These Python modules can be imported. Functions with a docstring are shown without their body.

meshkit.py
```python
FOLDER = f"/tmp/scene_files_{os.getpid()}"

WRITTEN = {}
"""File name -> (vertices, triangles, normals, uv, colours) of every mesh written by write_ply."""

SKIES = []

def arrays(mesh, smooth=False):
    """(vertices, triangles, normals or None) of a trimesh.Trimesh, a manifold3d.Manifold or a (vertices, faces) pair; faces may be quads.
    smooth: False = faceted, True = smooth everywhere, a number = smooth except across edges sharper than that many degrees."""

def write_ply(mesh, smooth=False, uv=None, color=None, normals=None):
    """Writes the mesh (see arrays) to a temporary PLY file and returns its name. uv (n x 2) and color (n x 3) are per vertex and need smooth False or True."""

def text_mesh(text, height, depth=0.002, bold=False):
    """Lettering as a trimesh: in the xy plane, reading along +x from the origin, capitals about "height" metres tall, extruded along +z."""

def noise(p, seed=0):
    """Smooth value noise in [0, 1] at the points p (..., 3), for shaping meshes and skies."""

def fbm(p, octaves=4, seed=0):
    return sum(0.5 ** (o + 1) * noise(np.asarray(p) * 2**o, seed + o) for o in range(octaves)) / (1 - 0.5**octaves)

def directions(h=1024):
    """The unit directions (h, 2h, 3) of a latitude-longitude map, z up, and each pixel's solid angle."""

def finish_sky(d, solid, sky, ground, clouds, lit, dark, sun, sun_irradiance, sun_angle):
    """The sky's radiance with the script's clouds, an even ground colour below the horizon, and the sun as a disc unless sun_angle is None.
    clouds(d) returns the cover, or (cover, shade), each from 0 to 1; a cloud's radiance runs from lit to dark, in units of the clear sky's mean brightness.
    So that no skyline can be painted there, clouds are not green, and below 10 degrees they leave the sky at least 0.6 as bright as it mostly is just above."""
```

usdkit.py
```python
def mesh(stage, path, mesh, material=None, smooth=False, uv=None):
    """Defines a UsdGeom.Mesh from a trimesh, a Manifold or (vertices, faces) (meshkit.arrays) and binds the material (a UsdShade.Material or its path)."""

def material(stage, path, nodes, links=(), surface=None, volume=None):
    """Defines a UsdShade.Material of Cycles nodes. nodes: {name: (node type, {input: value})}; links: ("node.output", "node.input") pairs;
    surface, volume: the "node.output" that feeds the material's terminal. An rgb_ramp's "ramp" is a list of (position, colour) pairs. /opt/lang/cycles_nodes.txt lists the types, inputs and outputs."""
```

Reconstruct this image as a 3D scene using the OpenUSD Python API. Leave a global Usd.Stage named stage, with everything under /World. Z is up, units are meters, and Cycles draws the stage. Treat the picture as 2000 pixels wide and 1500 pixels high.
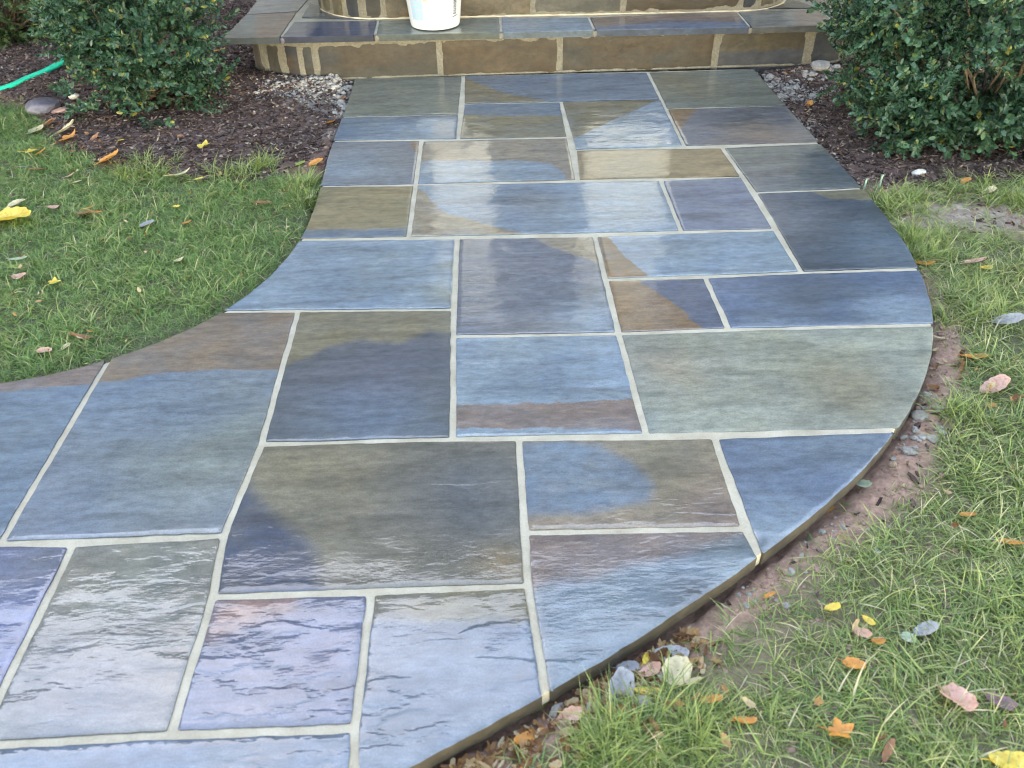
import math, random
import numpy as np, shapely, trimesh, usdkit
from shapely.geometry import Polygon, LineString, Point
from scipy.spatial import Delaunay
from pxr import Usd, UsdGeom, UsdLux, UsdShade, Gf, Sdf, Vt
from meshkit import fbm, noise

random.seed(5); RNG = np.random.default_rng(5)
stage = Usd.Stage.CreateInMemory()
UsdGeom.SetStageUpAxis(stage, UsdGeom.Tokens.z); UsdGeom.SetStageMetersPerUnit(stage, 1.0)
world = UsdGeom.Xform.Define(stage, '/World'); stage.SetDefaultPrim(world.GetPrim())
UsdGeom.Scope.Define(stage, '/World/Looks')
T = Sdf.ValueTypeNames

# ------------------------------------------------------------------ camera, sky, sun, exposure
FPX, CAMH, CX, CY = 1650.0, 1.30, 1000.0, 750.0        # focal length in photo pixels, eye height in metres
def _basis(vp=(907., -495.), slope=-0.021):
    d = np.array([vp[0] - CX, -(vp[1] - CY), FPX]); d /= np.linalg.norm(d)
    n = np.cross(d, [1., -slope, 0.]); n /= np.linalg.norm(n); n = n if n[1] > 0 else -n
    e = np.cross(d, n); e /= np.linalg.norm(e); e = e if e[0] > 0 else -e
    return np.stack([e, d, n])
CB = _basis()
EYE = np.array([0, 0, CAMH])
cam = UsdGeom.Camera.Define(stage, '/World/camera')
cam.CreateHorizontalApertureAttr(36.0); cam.CreateVerticalApertureAttr(27.0)
cam.CreateFocalLengthAttr(36.0 * FPX / 2000.0)
cam.CreateFStopAttr(5.0); cam.CreateFocusDistanceAttr(2.7)
cam.CreateExposureAttr(3.68)
M = Gf.Matrix4d(*[float(x) for r in ((*CB[:, 0], 0), (*CB[:, 1], 0), (*(-CB[:, 2]), 0), (*EYE, 1)) for x in r])
cam.AddTransformOp().Set(M)

WB_GAIN = (1.29, 1.0, 0.74)                              # the camera's white balance for open shade, on all the light there is
SUN_EL, SUN_ROT = math.radians(36), -0.35               # behind the house: the whole front garden lies in its shade
usdkit.material(stage, '/World/Looks/sky', {
    's': ('sky_texture', {'sky_type': 'single_scattering', 'sun_disc': False, 'sun_elevation': SUN_EL, 'sun_rotation': SUN_ROT,
                          'air_density': 1.0, 'aerosol_density': 0.25, 'ozone_density': 1.0, 'altitude': 100.0}),
    'wb': ('mix_color', {'blend_type': 'multiply', 'fac': 1.0, 'b': WB_GAIN, 'use_clamp': False}),
    'b': ('background_shader', {'strength': 0.15})}, [('s.color', 'wb.a'), ('wb.result', 'b.color')], surface='b.background')
dome = UsdLux.DomeLight.Define(stage, '/World/sky')
UsdShade.MaterialBindingAPI.Apply(dome.GetPrim()).Bind(UsdShade.Material.Get(stage, '/World/Looks/sky'))
dome.GetPrim().SetCustomDataByKey('kind', 'structure')
sun = UsdLux.DistantLight.Define(stage, '/World/sun')
sun.CreateIntensityAttr(0.9); sun.CreateAngleAttr(0.5); sun.CreateColorAttr(Gf.Vec3f(*[float(a * b) for a, b in zip((1, .94, .85), WB_GAIN)])); sun.CreateNormalizeAttr(True)
sd = np.array([math.sin(SUN_ROT) * math.cos(SUN_EL), math.cos(SUN_ROT) * math.cos(SUN_EL), math.sin(SUN_EL)])
zx = sd; xx = np.cross([0, 0, 1], zx); xx /= np.linalg.norm(xx); yx = np.cross(zx, xx)
sun.AddTransformOp().Set(Gf.Matrix4d(*[float(v) for r in ((*xx, 0), (*yx, 0), (*zx, 0), (0, 0, 20, 1)) for v in r]))

# ------------------------------------------------------------------ measuring: a direction of sight meets a real plane
def ray(u, v): return CB @ np.array([u - CX, -(v - CY), FPX])
def at(u, v, z=0.0):
    r = ray(u, v); return EYE + r * ((z - CAMH) / r[2])
def aty(u, v, y):
    r = ray(u, v); return EYE + r * (y / r[1])
def poly_at(px, z=0.0): return Polygon([at(u, v, z)[:2] for u, v in px])

# ------------------------------------------------------------------ helpers
used = {}
def numbered(parent, name):
    k = (parent, name); n = used.get(k, 0); used[k] = n + 1
    return f'{parent}/{name}' + (f'_{n:03d}' if n else '')
def tag(p, label=None, cat=None, group=None, kind=None):
    p = p.GetPrim() if hasattr(p, 'GetPrim') else p
    for k, v in (('label', label), ('category', cat), ('group', group), ('kind', kind)):
        if v: p.SetCustomDataByKey(k, v)
    return p
def root(name, loc=(0, 0, 0), rz=0.0):
    x = UsdGeom.Xform.Define(stage, numbered('/World', name))
    x.AddTranslateOp().Set(Gf.Vec3d(*map(float, loc))); x.AddRotateZOp().Set(math.degrees(rz))
    return x.GetPrim()
def obj(name, mesh, mat, parent=None, smooth=30, attrs=None):
    pp = str(parent.GetPath()) if parent is not None else '/World'
    path = numbered(pp, name)
    if callable(attrs):
        mm = trimesh.graph.smooth_shade(trimesh.Trimesh(*mesh, process=False), angle=math.radians(smooth), facet_minarea=None); mesh = (np.array(mm.vertices), np.array(mm.faces)); smooth = True; attrs = attrs(mesh[0])
    m = usdkit.mesh(stage, path, mesh, f'/World/Looks/{mat}', smooth=smooth)
    if attrs: primvars(m, attrs)
    return m.GetPrim()
def primvars(m, attrs):
    api = UsdGeom.PrimvarsAPI(m)
    for k, a in attrs.items():
        a = np.asarray(a, np.float32)
        if a.ndim == 1: api.CreatePrimvar(k, T.FloatArray, 'vertex').Set(Vt.FloatArray.FromNumpy(a))
        else: api.CreatePrimvar(k, T.Color3fArray, 'vertex').Set(Vt.Vec3fArray.FromNumpy(a))
def tube(pts, rad, sides=8, caps=True):
    p = np.asarray(pts, float); rad = np.broadcast_to(rad, (len(p),))
    t = np.gradient(p, axis=0); t /= np.linalg.norm(t, axis=1, keepdims=True) + 1e-12
    a = np.cross(t, np.where(np.abs(t[:, 2:]) < .9, [0, 0, 1.], [1., 0, 0])); a /= np.linalg.norm(a, axis=1, keepdims=True) + 1e-12
    b = np.cross(t, a); an = np.arange(sides) * 2 * np.pi / sides
    v = p[:, None] + rad[:, None, None] * (np.cos(an)[None, :, None] * a[:, None] + np.sin(an)[None, :, None] * b[:, None])
    i, j = np.meshgrid(np.arange(len(p) - 1), np.arange(sides), indexing='ij')
    q = np.stack([i * sides + j, i * sides + (j + 1) % sides, (i + 1) * sides + (j + 1) % sides, (i + 1) * sides + j], -1).reshape(-1, 4)
    f = np.vstack([q[:, [0, 2, 1]], q[:, [0, 3, 2]]]); v = v.reshape(-1, 3)
    if caps:
        n = len(v); v = np.vstack([v, p[0], p[-1]]); e = (len(p) - 1) * sides
        f = np.vstack([f, [[n, (k + 1) % sides, k] for k in range(sides)], [[n + 1, e + k, e + (k + 1) % sides] for k in range(sides)]])
    return v, f
def join(ms):
    vs, fs, n = [], [], 0
    for v, f in ms:
        vs.append(np.asarray(v, float)); fs.append(np.asarray(f, int) + n); n += len(v)
    return np.vstack(vs), np.vstack(fs)
def box(x0, x1, y0, y1, z0, z1):
    m = trimesh.creation.box([x1 - x0, y1 - y0, z1 - z0]); m.apply_translation([(x0 + x1) / 2, (y0 + y1) / 2, (z0 + z1) / 2])
    return np.array(m.vertices), np.array(m.faces)
def lathe(prof, n=64):
    prof = np.asarray(prof, float); a = np.arange(n) * 2 * np.pi / n
    v = np.stack([prof[:, None, 0] * np.cos(a), prof[:, None, 0] * np.sin(a), np.broadcast_to(prof[:, None, 1], (len(prof), n))], -1).reshape(-1, 3)
    i, j = np.meshgrid(np.arange(len(prof) - 1), np.arange(n), indexing='ij')
    q = np.stack([i * n + j, i * n + (j + 1) % n, (i + 1) * n + (j + 1) % n, (i + 1) * n + j], -1).reshape(-1, 4)
    return v, np.vstack([q[:, :3], q[:, [0, 2, 3]]])
def instancer(path, protos, idx, pos, quat, scale, kind=None):
    """protos: list of (mesh, material, attrs)"""
    pi = UsdGeom.PointInstancer.Define(stage, path); rel = pi.CreatePrototypesRel()
    for k, (m, mat, at_) in enumerate(protos):
        q = usdkit.mesh(stage, f'{path}/prototypes/piece_{k:03d}' if k else f'{path}/prototypes/piece', m, f'/World/Looks/{mat}', smooth=False if at_ is None else True)
        if at_: primvars(q, at_)
        rel.AddTarget(q.GetPath())
    pi.CreateProtoIndicesAttr(Vt.IntArray.FromNumpy(np.asarray(idx, np.int32)))
    pi.CreatePositionsAttr(Vt.Vec3fArray.FromNumpy(np.asarray(pos, np.float32)))
    quat = np.asarray(quat, np.float32)                                    # w x y z
    pi.CreateOrientationsAttr(Vt.QuathArray([Gf.Quath(float(a), float(b), float(c), float(d)) for a, b, c, d in quat]))
    pi.CreateScalesAttr(Vt.Vec3fArray.FromNumpy(np.asarray(scale, np.float32)))
    return pi.GetPrim()
def q_axis(axis, ang):
    axis = np.asarray(axis, float); axis = axis / np.linalg.norm(axis, axis=-1, keepdims=True); h = np.asarray(ang)[..., None] / 2
    return np.concatenate([np.cos(h), np.sin(h) * np.broadcast_to(axis, h.shape[:-1] + (3,))], -1)
def q_mul(a, b):
    w1, x1, y1, z1 = np.moveaxis(a, -1, 0); w2, x2, y2, z2 = np.moveaxis(b, -1, 0)
    return np.stack([w1*w2-x1*x2-y1*y2-z1*z2, w1*x2+x1*w2+y1*z2-z1*y2, w1*y2-x1*z2+y1*w2+z1*x2, w1*z2+x1*y2-y1*x2+z1*w2], -1)
def q_to(d):
    """rotation taking +z to the unit directions d"""
    d = d / np.linalg.norm(d, axis=1, keepdims=True); ax = np.cross(np.broadcast_to([0, 0, 1.], d.shape), d)
    l = np.linalg.norm(ax, axis=1, keepdims=True); ax = np.where(l > 1e-6, ax / np.maximum(l, 1e-9), [1., 0, 0])
    return q_axis(ax, np.arccos(np.clip(d[:, 2], -1, 1)))
def sdf(poly, xy):
    """signed distance, positive inside"""
    p = shapely.points(xy); d = shapely.distance(p, poly.boundary)
    return np.where(shapely.contains_xy(poly, xy[:, 0], xy[:, 1]), d, -d)
def sm(a, b, x):
    t = np.clip((np.asarray(x) - a) / (b - a), 0, 1); return t * t * (3 - 2 * t)

# ------------------------------------------------------------------ materials
def ramp(*st): return ('rgb_ramp', {'ramp': list(st)})
def g(v): return (v, v, v)
def material(name, nodes, links, surface='p.BSDF'): return usdkit.material(stage, f'/World/Looks/{name}', nodes, links, surface=surface)

material('bluestone', {
    'geo': ('geometry', {}), 'a': ('attribute', {'attribute': 'cola'}), 'b': ('attribute', {'attribute': 'colb'}),
    'm': ('attribute', {'attribute': 'stain'}), 'par': ('attribute', {'attribute': 'par'}), 'sp': ('separate_color', {'color_type': 'rgb'}),
    'ne': ('noise_texture', {'scale': 13.0, 'detail': 10.0, 'roughness': 0.70}),
    'ne2': ('math', {'math_type': 'multiply_add', 'value2': 0.050, 'value3': -0.025}), 'es': ('math', {'math_type': 'add'}),
    'ed': ('math', {'math_type': 'divide'}), 'mask': ('map_range', {'range_type': 'smoothstep', 'from_min': -1.0, 'from_max': 1.0}),
    'mix': ('mix_color', {}), 'fa': ('noise_texture', {'scale': 7.0, 'detail': 8.0, 'roughness': 0.65}), 'far': ('map_range', {'from_min': 0.30, 'from_max': 0.55, 'to_min': 0.66, 'to_max': 1.0, 'clamp': True}), 'fam': ('math', {'math_type': 'multiply'}), 'rip': ('attribute', {'attribute': 'rip'}),
    'map1': ('mapping', {'scale': (3.0, 17.0, 8.0), 'rotation': (0, 0, 0.12)}), 'st': ('noise_texture', {'scale': 1.0, 'detail': 9.0, 'roughness': 0.62, 'distortion': 0.7}),
    'str': ramp((.28, g(.62)), (.5, g(1.0)), (.72, g(1.28))),
    'cl': ('noise_texture', {'scale': 4.2, 'detail': 8.0, 'roughness': 0.6, 'distortion': 0.5}),
    'clr': ramp((.25, (.80, .86, .98)), (.5, (1, 1, 1)), (.75, (1.16, 1.10, .98))),
    'fi': ('noise_texture', {'scale': 260.0, 'detail': 3.0}), 'fir': ramp((.3, g(.84)), (.7, g(1.14))),
    'm1': ('mix_color', {'blend_type': 'multiply', 'fac': 1.0, 'use_clamp': False}), 'm2': ('mix_color', {'blend_type': 'multiply', 'fac': 1.0}), 'm3': ('mix_color', {'blend_type': 'multiply', 'fac': 1.0}), 'm4': ('mix_color', {'blend_type': 'multiply', 'fac': 1.0}), 'mapm': ('mapping', {'scale': (26.0, 58.0, 40.0), 'rotation': (0, 0, 0.1)}), 'mo': ('noise_texture', {'scale': 1.0, 'detail': 7.0, 'roughness': 0.7}), 'mor': ramp((.3, g(.66)), (.5, g(1.0)), (.7, g(1.32))),
    # natural cleft: terraces of split layers
    'map2': ('mapping', {'scale': (7.0, 21.0, 9.0), 'rotation': (0, 0, 0.06)}), 'tn': ('noise_texture', {'scale': 1.0, 'detail': 4.0, 'roughness': 0.5, 'distortion': 0.15}),
    'tm': ('math', {'math_type': 'multiply', 'value2': 3.0}), 'tf': ('math', {'math_type': 'floor'}), 'tr': ('math', {'math_type': 'fraction'}),
    'ts': ('map_range', {'range_type': 'smoothstep', 'from_min': 0.3, 'from_max': 0.62}), 'ta': ('math', {'math_type': 'add'}),
    'tsc': ('math', {'math_type': 'multiply'}), 'cm': ('noise_texture', {'scale': 3.4, 'detail': 2.0}), 'cmr': ('map_range', {'range_type': 'smoothstep', 'from_min': 0.40, 'from_max': 0.62, 'to_min': 0.12, 'to_max': 1.0}), 'cmm': ('math', {'math_type': 'multiply'}),
    'map3': ('mapping', {'scale': (42.0, 120.0, 30.0)}), 'rp': ('noise_texture', {'scale': 1.0, 'detail': 3.0, 'roughness': 0.5}),
    'rps': ('math', {'math_type': 'multiply', 'value2': 0.5}), 'rpc': ('math', {'math_type': 'multiply'}), 'hs': ('math', {'math_type': 'add'}),
    'b1': ('bump', {'strength': 0.6, 'distance': 0.0016}), 'b2': ('bump', {'strength': 0.35, 'distance': 0.0012}),
    'wn': ('noise_texture', {'scale': 6.5, 'detail': 5.0, 'roughness': 0.55}),
    'wr': ('map_range', {'from_min': 0.3, 'from_max': 0.7, 'to_min': 0.03, 'to_max': 0.14, 'clamp': True}),
    'dry': ('math', {'math_type': 'multiply_add', 'value2': -0.30, 'value3': 0.30}), 'cr': ('math', {'math_type': 'add', 'use_clamp': True}),
    'p': ('principled_bsdf', {'roughness': 0.55, 'specular_ior_level': 0.3, 'coat_ior': 1.63}),
}, [('geo.position', 'ne.vector'), ('ne.fac', 'ne2.value1'), ('m.fac', 'es.value1'), ('ne2.value', 'es.value2'), ('par.color', 'sp.color'),
    ('es.value', 'ed.value1'), ('sp.b', 'ed.value2'), ('ed.value', 'mask.value'), ('geo.position', 'fa.vector'), ('fa.fac', 'far.value'), ('mask.result', 'fam.value1'), ('far.result', 'fam.value2'), ('fam.value', 'mix.fac'), ('a.color', 'mix.a'), ('b.color', 'mix.b'),
    ('geo.position', 'map1.vector'), ('map1.vector', 'st.vector'), ('st.fac', 'str.fac'), ('geo.position', 'cl.vector'), ('cl.fac', 'clr.fac'),
    ('geo.position', 'fi.vector'), ('fi.fac', 'fir.fac'), ('mix.result', 'm1.a'), ('str.color', 'm1.b'), ('m1.result', 'm2.a'), ('clr.color', 'm2.b'),
    ('m2.result', 'm3.a'), ('fir.color', 'm3.b'), ('geo.position', 'mapm.vector'), ('mapm.vector', 'mo.vector'), ('mo.fac', 'mor.fac'), ('m3.result', 'm4.a'), ('mor.color', 'm4.b'), ('m4.result', 'p.base_color'),
    ('geo.position', 'map2.vector'), ('map2.vector', 'tn.vector'), ('tn.fac', 'tm.value1'), ('tm.value', 'tf.value1'), ('tm.value', 'tr.value1'),
    ('tr.value', 'ts.value'), ('tf.value', 'ta.value1'), ('ts.result', 'ta.value2'), ('ta.value', 'tsc.value1'), ('geo.position', 'cm.vector'), ('cm.fac', 'cmr.value'), ('cmr.result', 'cmm.value1'), ('sp.g', 'cmm.value2'), ('cmm.value', 'tsc.value2'),
    ('geo.position', 'map3.vector'), ('map3.vector', 'rp.vector'), ('rp.fac', 'rps.value1'), ('rps.value', 'rpc.value1'), ('rip.fac', 'rpc.value2'),
    ('tsc.value', 'hs.value1'), ('rpc.value', 'hs.value2'), ('hs.value', 'b1.height'), ('fi.fac', 'b2.height'), ('b1.normal', 'b2.normal'),
    ('b2.normal', 'p.normal'), ('b1.normal', 'p.coat_normal'), ('geo.position', 'wn.vector'), ('wn.fac', 'wr.value'), ('sp.r', 'dry.value1'),
    ('wr.result', 'cr.value1'), ('dry.value', 'cr.value2'), ('cr.value', 'p.coat_roughness'), ('sp.r', 'p.coat_weight')])

def rough_mat(name, c1, c2, scale=8.0, bump=0.4, dist=0.004, rough=0.85, fine=120.0, extra=None, spread=(.75, 1.2)):
    return material(name, {'geo': ('geometry', {}), 'n': ('noise_texture', {'scale': scale, 'detail': 8.0, 'roughness': 0.65}), 'r': ramp((.3, c1), (.7, c2)),
        'f': ('noise_texture', {'scale': fine, 'detail': 4.0}), 'fr': ramp((.3, g(spread[0])), (.7, g(spread[1]))), 'x': ('mix_color', {'blend_type': 'multiply', 'fac': 1.0}),
        'b': ('bump', {'strength': bump, 'distance': dist}), 'p': ('principled_bsdf', {'roughness': rough, **(extra or {})})},
        [('geo.position', 'n.vector'), ('n.fac', 'r.fac'), ('geo.position', 'f.vector'), ('f.fac', 'fr.fac'), ('r.color', 'x.a'), ('fr.color', 'x.b'),
         ('x.result', 'p.base_color'), ('f.fac', 'b.height'), ('b.normal', 'p.normal')])
rough_mat('mortar', (.34, .285, .205), (.50, .435, .335), 11.0, .3, .002, .85, 300.0, spread=(.90, 1.06))
rough_mat('wall_mortar', (.098, .088, .068), (.160, .144, .115), 9.0, .6, .004)
rough_mat('dirty_base', (.05, .038, .026), (.11, .085, .06), 16.0, .8, .006)
rough_mat('clod', (.17, .105, .078), (.34, .225, .17), 25.0, .5, .004, .9)
rough_mat('siding', (.115, .110, .102), (.135, .130, .120), 2.0, .1, .001, .6)
rough_mat('white_paint', (.58, .58, .57), (.64, .64, .63), 3.0, .05, .001, .4)
rough_mat('door_paint', (.05, .06, .085), (.06, .07, .095), 3.0, .05, .001, .35)
rough_mat('shingle', (.05, .05, .05), (.10, .095, .09), 12.0, .6, .01)
rough_mat('rubble', (.20, .175, .155), (.34, .315, .285), 18.0, .5, .004, .9)
rough_mat('bark', (.06, .045, .028), (.13, .10, .065), 30.0, .8, .004)
rough_mat('pale_stone', (.42, .38, .33), (.58, .54, .48), 20.0, .4, .003)
rough_mat('dark_stone', (.045, .04, .05), (.11, .10, .13), 14.0, .5, .003, .5)
rough_mat('stake', (.16, .24, .19), (.24, .33, .27), 20.0, .1, .001, .35)

material('ground', {'geo': ('geometry', {}), 'a': ('attribute', {'attribute': 'soil'}),
    'n': ('noise_texture', {'scale': 30.0, 'detail': 9.0, 'roughness': 0.7}), 'r': ramp((.3, g(.55)), (.55, g(1.0)), (.72, g(1.5))),
    'v': ('voronoi_texture', {'scale': 95.0}), 'vr': ramp((.0, g(.7)), (.6, g(1.1))),
    'x': ('mix_color', {'blend_type': 'multiply', 'fac': 1.0}), 'y': ('mix_color', {'blend_type': 'multiply', 'fac': .6}),
    'b': ('bump', {'strength': .9, 'distance': .012}), 'p': ('principled_bsdf', {'roughness': .8, 'specular_ior_level': .35})},
    [('geo.position', 'n.vector'), ('n.fac', 'r.fac'), ('a.color', 'x.a'), ('r.color', 'x.b'), ('geo.position', 'v.vector'), ('v.distance', 'vr.fac'),
     ('x.result', 'y.a'), ('vr.color', 'y.b'), ('y.result', 'p.base_color'), ('n.fac', 'b.height'), ('b.normal', 'p.normal')])

def leafy(name, stops, rough=.4, trans=.3, spec=.5, noise_scale=None):
    """stops: ramp over the per-leaf tone attribute"""
    nodes = {'t': ('attribute', {'attribute': 'tone'}), 'oi': ('object_info', {}), 'k': ('math', {'math_type': 'multiply_add', 'value2': .45, 'value3': -.22}), 's': ('math', {'math_type': 'add', 'use_clamp': True}),
             'r': ramp(*stops), 'p': ('principled_bsdf', {'roughness': rough, 'specular_ior_level': spec}), 'tb': ('translucent_bsdf', {}), 'mx': ('mix_closure', {'fac': trans})}
    return material(name, nodes, [('oi.random', 'k.value1'), ('k.value', 's.value1'), ('t.fac', 's.value2'), ('s.value', 'r.fac'), ('r.color', 'p.base_color'), ('r.color', 'tb.color'),
                                  ('p.BSDF', 'mx.closure1'), ('tb.BSDF', 'mx.closure2')], surface='mx.closure')
leafy('lawn_blade', [(0, (.060, .115, .030)), (.35, (.125, .225, .052)), (.65, (.195, .300, .075)), (.85, (.29, .34, .11)), (1, (.42, .36, .20))], .45, .3)
leafy('bright_blade', [(0, (.095, .140, .045)), (.35, (.190, .250, .068)), (.65, (.28, .33, .095)), (.85, (.39, .39, .16)), (1, (.52, .45, .28))], .42, .3)
leafy('shrub_leaf', [(0, (.014, .036, .020)), (.4, (.032, .078, .044)), (.75, (.062, .130, .072)), (.93, (.11, .18, .075)), (1, (.28, .26, .05))], .32, .15, .6)
leafy('pale_shrub_leaf', [(0, (.02, .042, .016)), (.5, (.05, .09, .03)), (.9, (.11, .15, .05)), (1, (.22, .22, .07))], .36, .2)
leafy('mulch_chip', [(0, (.032, .018, .014)), (.4, (.082, .050, .042)), (.72, (.16, .110, .092)), (1, (.34, .27, .21))], .8, .0, .3)
leafy('litter', [(0, (.10, .045, .02)), (.4, (.22, .11, .045)), (.7, (.34, .20, .08)), (1, (.45, .36, .22))], .6, .2, .3)

def dead_leaf(name, c1, c2, rough=.5):
    return material(name, {'tc': ('texture_coordinate', {}), 'n': ('noise_texture', {'scale': 38.0, 'detail': 6.0, 'roughness': .6}), 'r': ramp((.32, c1), (.68, c2)),
        'p': ('principled_bsdf', {'roughness': rough}), 'sn': ('noise_texture', {'scale': 150.0, 'detail': 3.0}), 'sr': ramp((.34, (.42, .34, .28)), (.46, g(1.0))), 'sm': ('mix_color', {'blend_type': 'multiply', 'fac': .35}), 'bp': ('bump', {'strength': .5, 'distance': .002}), 'tb': ('translucent_bsdf', {}), 'mx': ('mix_closure', {'fac': .25})},
        [('tc.object', 'n.vector'), ('n.fac', 'r.fac'), ('tc.object', 'sn.vector'), ('sn.fac', 'sr.fac'), ('r.color', 'sm.a'), ('sr.color', 'sm.b'), ('n.fac', 'bp.height'), ('bp.normal', 'p.normal'), ('sm.result', 'p.base_color'), ('sm.result', 'tb.color'), ('p.BSDF', 'mx.closure1'), ('tb.BSDF', 'mx.closure2')], surface='mx.closure')
dead_leaf('leaf_yellow', (.62, .40, .04), (.78, .62, .12))
dead_leaf('leaf_orange', (.46, .17, .035), (.66, .32, .07))
dead_leaf('leaf_brown', (.20, .09, .04), (.36, .17, .085))
dead_leaf('leaf_cream', (.48, .40, .23), (.66, .57, .37))
dead_leaf('leaf_pink', (.50, .26, .19), (.68, .42, .34))
dead_leaf('leaf_grey', (.24, .235, .25), (.40, .39, .41))
dead_leaf('leaf_green', (.16, .24, .05), (.40, .44, .09))
dead_leaf('leaf_purple', (.16, .08, .10), (.26, .15, .18))
dead_leaf('leaf_pale_green', (.30, .36, .26), (.45, .50, .38))
material('bucket_plastic', {'p': ('principled_bsdf', {'base_color': (.46, .46, .47), 'roughness': .35, 'subsurface_weight': .0})}, [])
material('ink', {'p': ('principled_bsdf', {'base_color': (.05, .045, .06), 'roughness': .4})}, [])
material('pale_blue_print', {'p': ('principled_bsdf', {'base_color': (.26, .38, .56), 'roughness': .4})}, [])
material('faint_print', {'p': ('principled_bsdf', {'base_color': (.34, .35, .38), 'roughness': .4})}, [])
material('tan_print', {'p': ('principled_bsdf', {'base_color': (.52, .34, .22), 'roughness': .4})}, [])
material('wire', {'p': ('principled_bsdf', {'base_color': (.5, .5, .5), 'metallic': 1.0, 'roughness': .3})}, [])
material('hose_rubber', {'p': ('principled_bsdf', {'base_color': (.015, .50, .30), 'roughness': .38})}, [])
material('glass', {'p': ('principled_bsdf', {'base_color': (.05, .06, .07), 'roughness': .04, 'specular_ior_level': .8})}, [])

# ------------------------------------------------------------------ the path: outline and joints
LEFT = [(693, 151), (680, 195), (660, 250), (640, 318), (622, 363), (606, 420), (590, 465), (558, 507), (515, 549), (468, 586), (420, 615), (350, 650), (280, 680), (205, 707), (120, 726), (50, 738), (0, 744), (-150, 762), (-400, 790), (-700, 815)]
RIGHT = [(1470, 132), (1500, 166), (1537, 207), (1570, 245), (1600, 279), (1644, 325), (1686, 368), (1722, 415), (1762, 468), (1796, 525), (1815, 580), (1825, 640), (1820, 700), (1803, 760), (1778, 808), (1742, 850), (1700, 897), (1640, 953), (1562, 1017), (1482, 1079), (1400, 1143), (1300, 1217), (1200, 1284), (1070, 1355), (950, 1419), (860, 1465), (790, 1500)]
def smooth_px(px, z=0.0, n=6):
    p = np.array([at(u, v, z)[:2] for u, v in px]); t = np.r_[0, np.cumsum(np.linalg.norm(np.diff(p, axis=0), axis=1))]
    from scipy.interpolate import PchipInterpolator, UnivariateSpline
    s = np.linspace(0, t[-1], len(px) * n)
    return np.stack([UnivariateSpline(t, p[:, k], s=2e-4)(s) for k in (0, 1)], 1)
left_xy, right_xy = smooth_px(LEFT), smooth_px(RIGHT)
tail = np.array([(-.36, .60), (-.62, .48), (-1.0, .36), (-1.5, .28), (left_xy[-1, 0], .24)])
OUTLINE = Polygon(np.vstack([left_xy[::-1], right_xy, tail])).buffer(0)

BLUE, LBLUE, DBLUE, PURP = (.090, .113, .146), (.140, .171, .205), (.039, .046, .062), (.095, .097, .114)
GREEN, OLIVE, BROWN, TAN, PBROWN = (.110, .116, .098), (.120, .102, .066), (.135, .085, .045), (.172, .140, .100), (.126, .091, .077)
PALE, DGREY = (.178, .180, .145), (.050, .054, .062)
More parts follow.
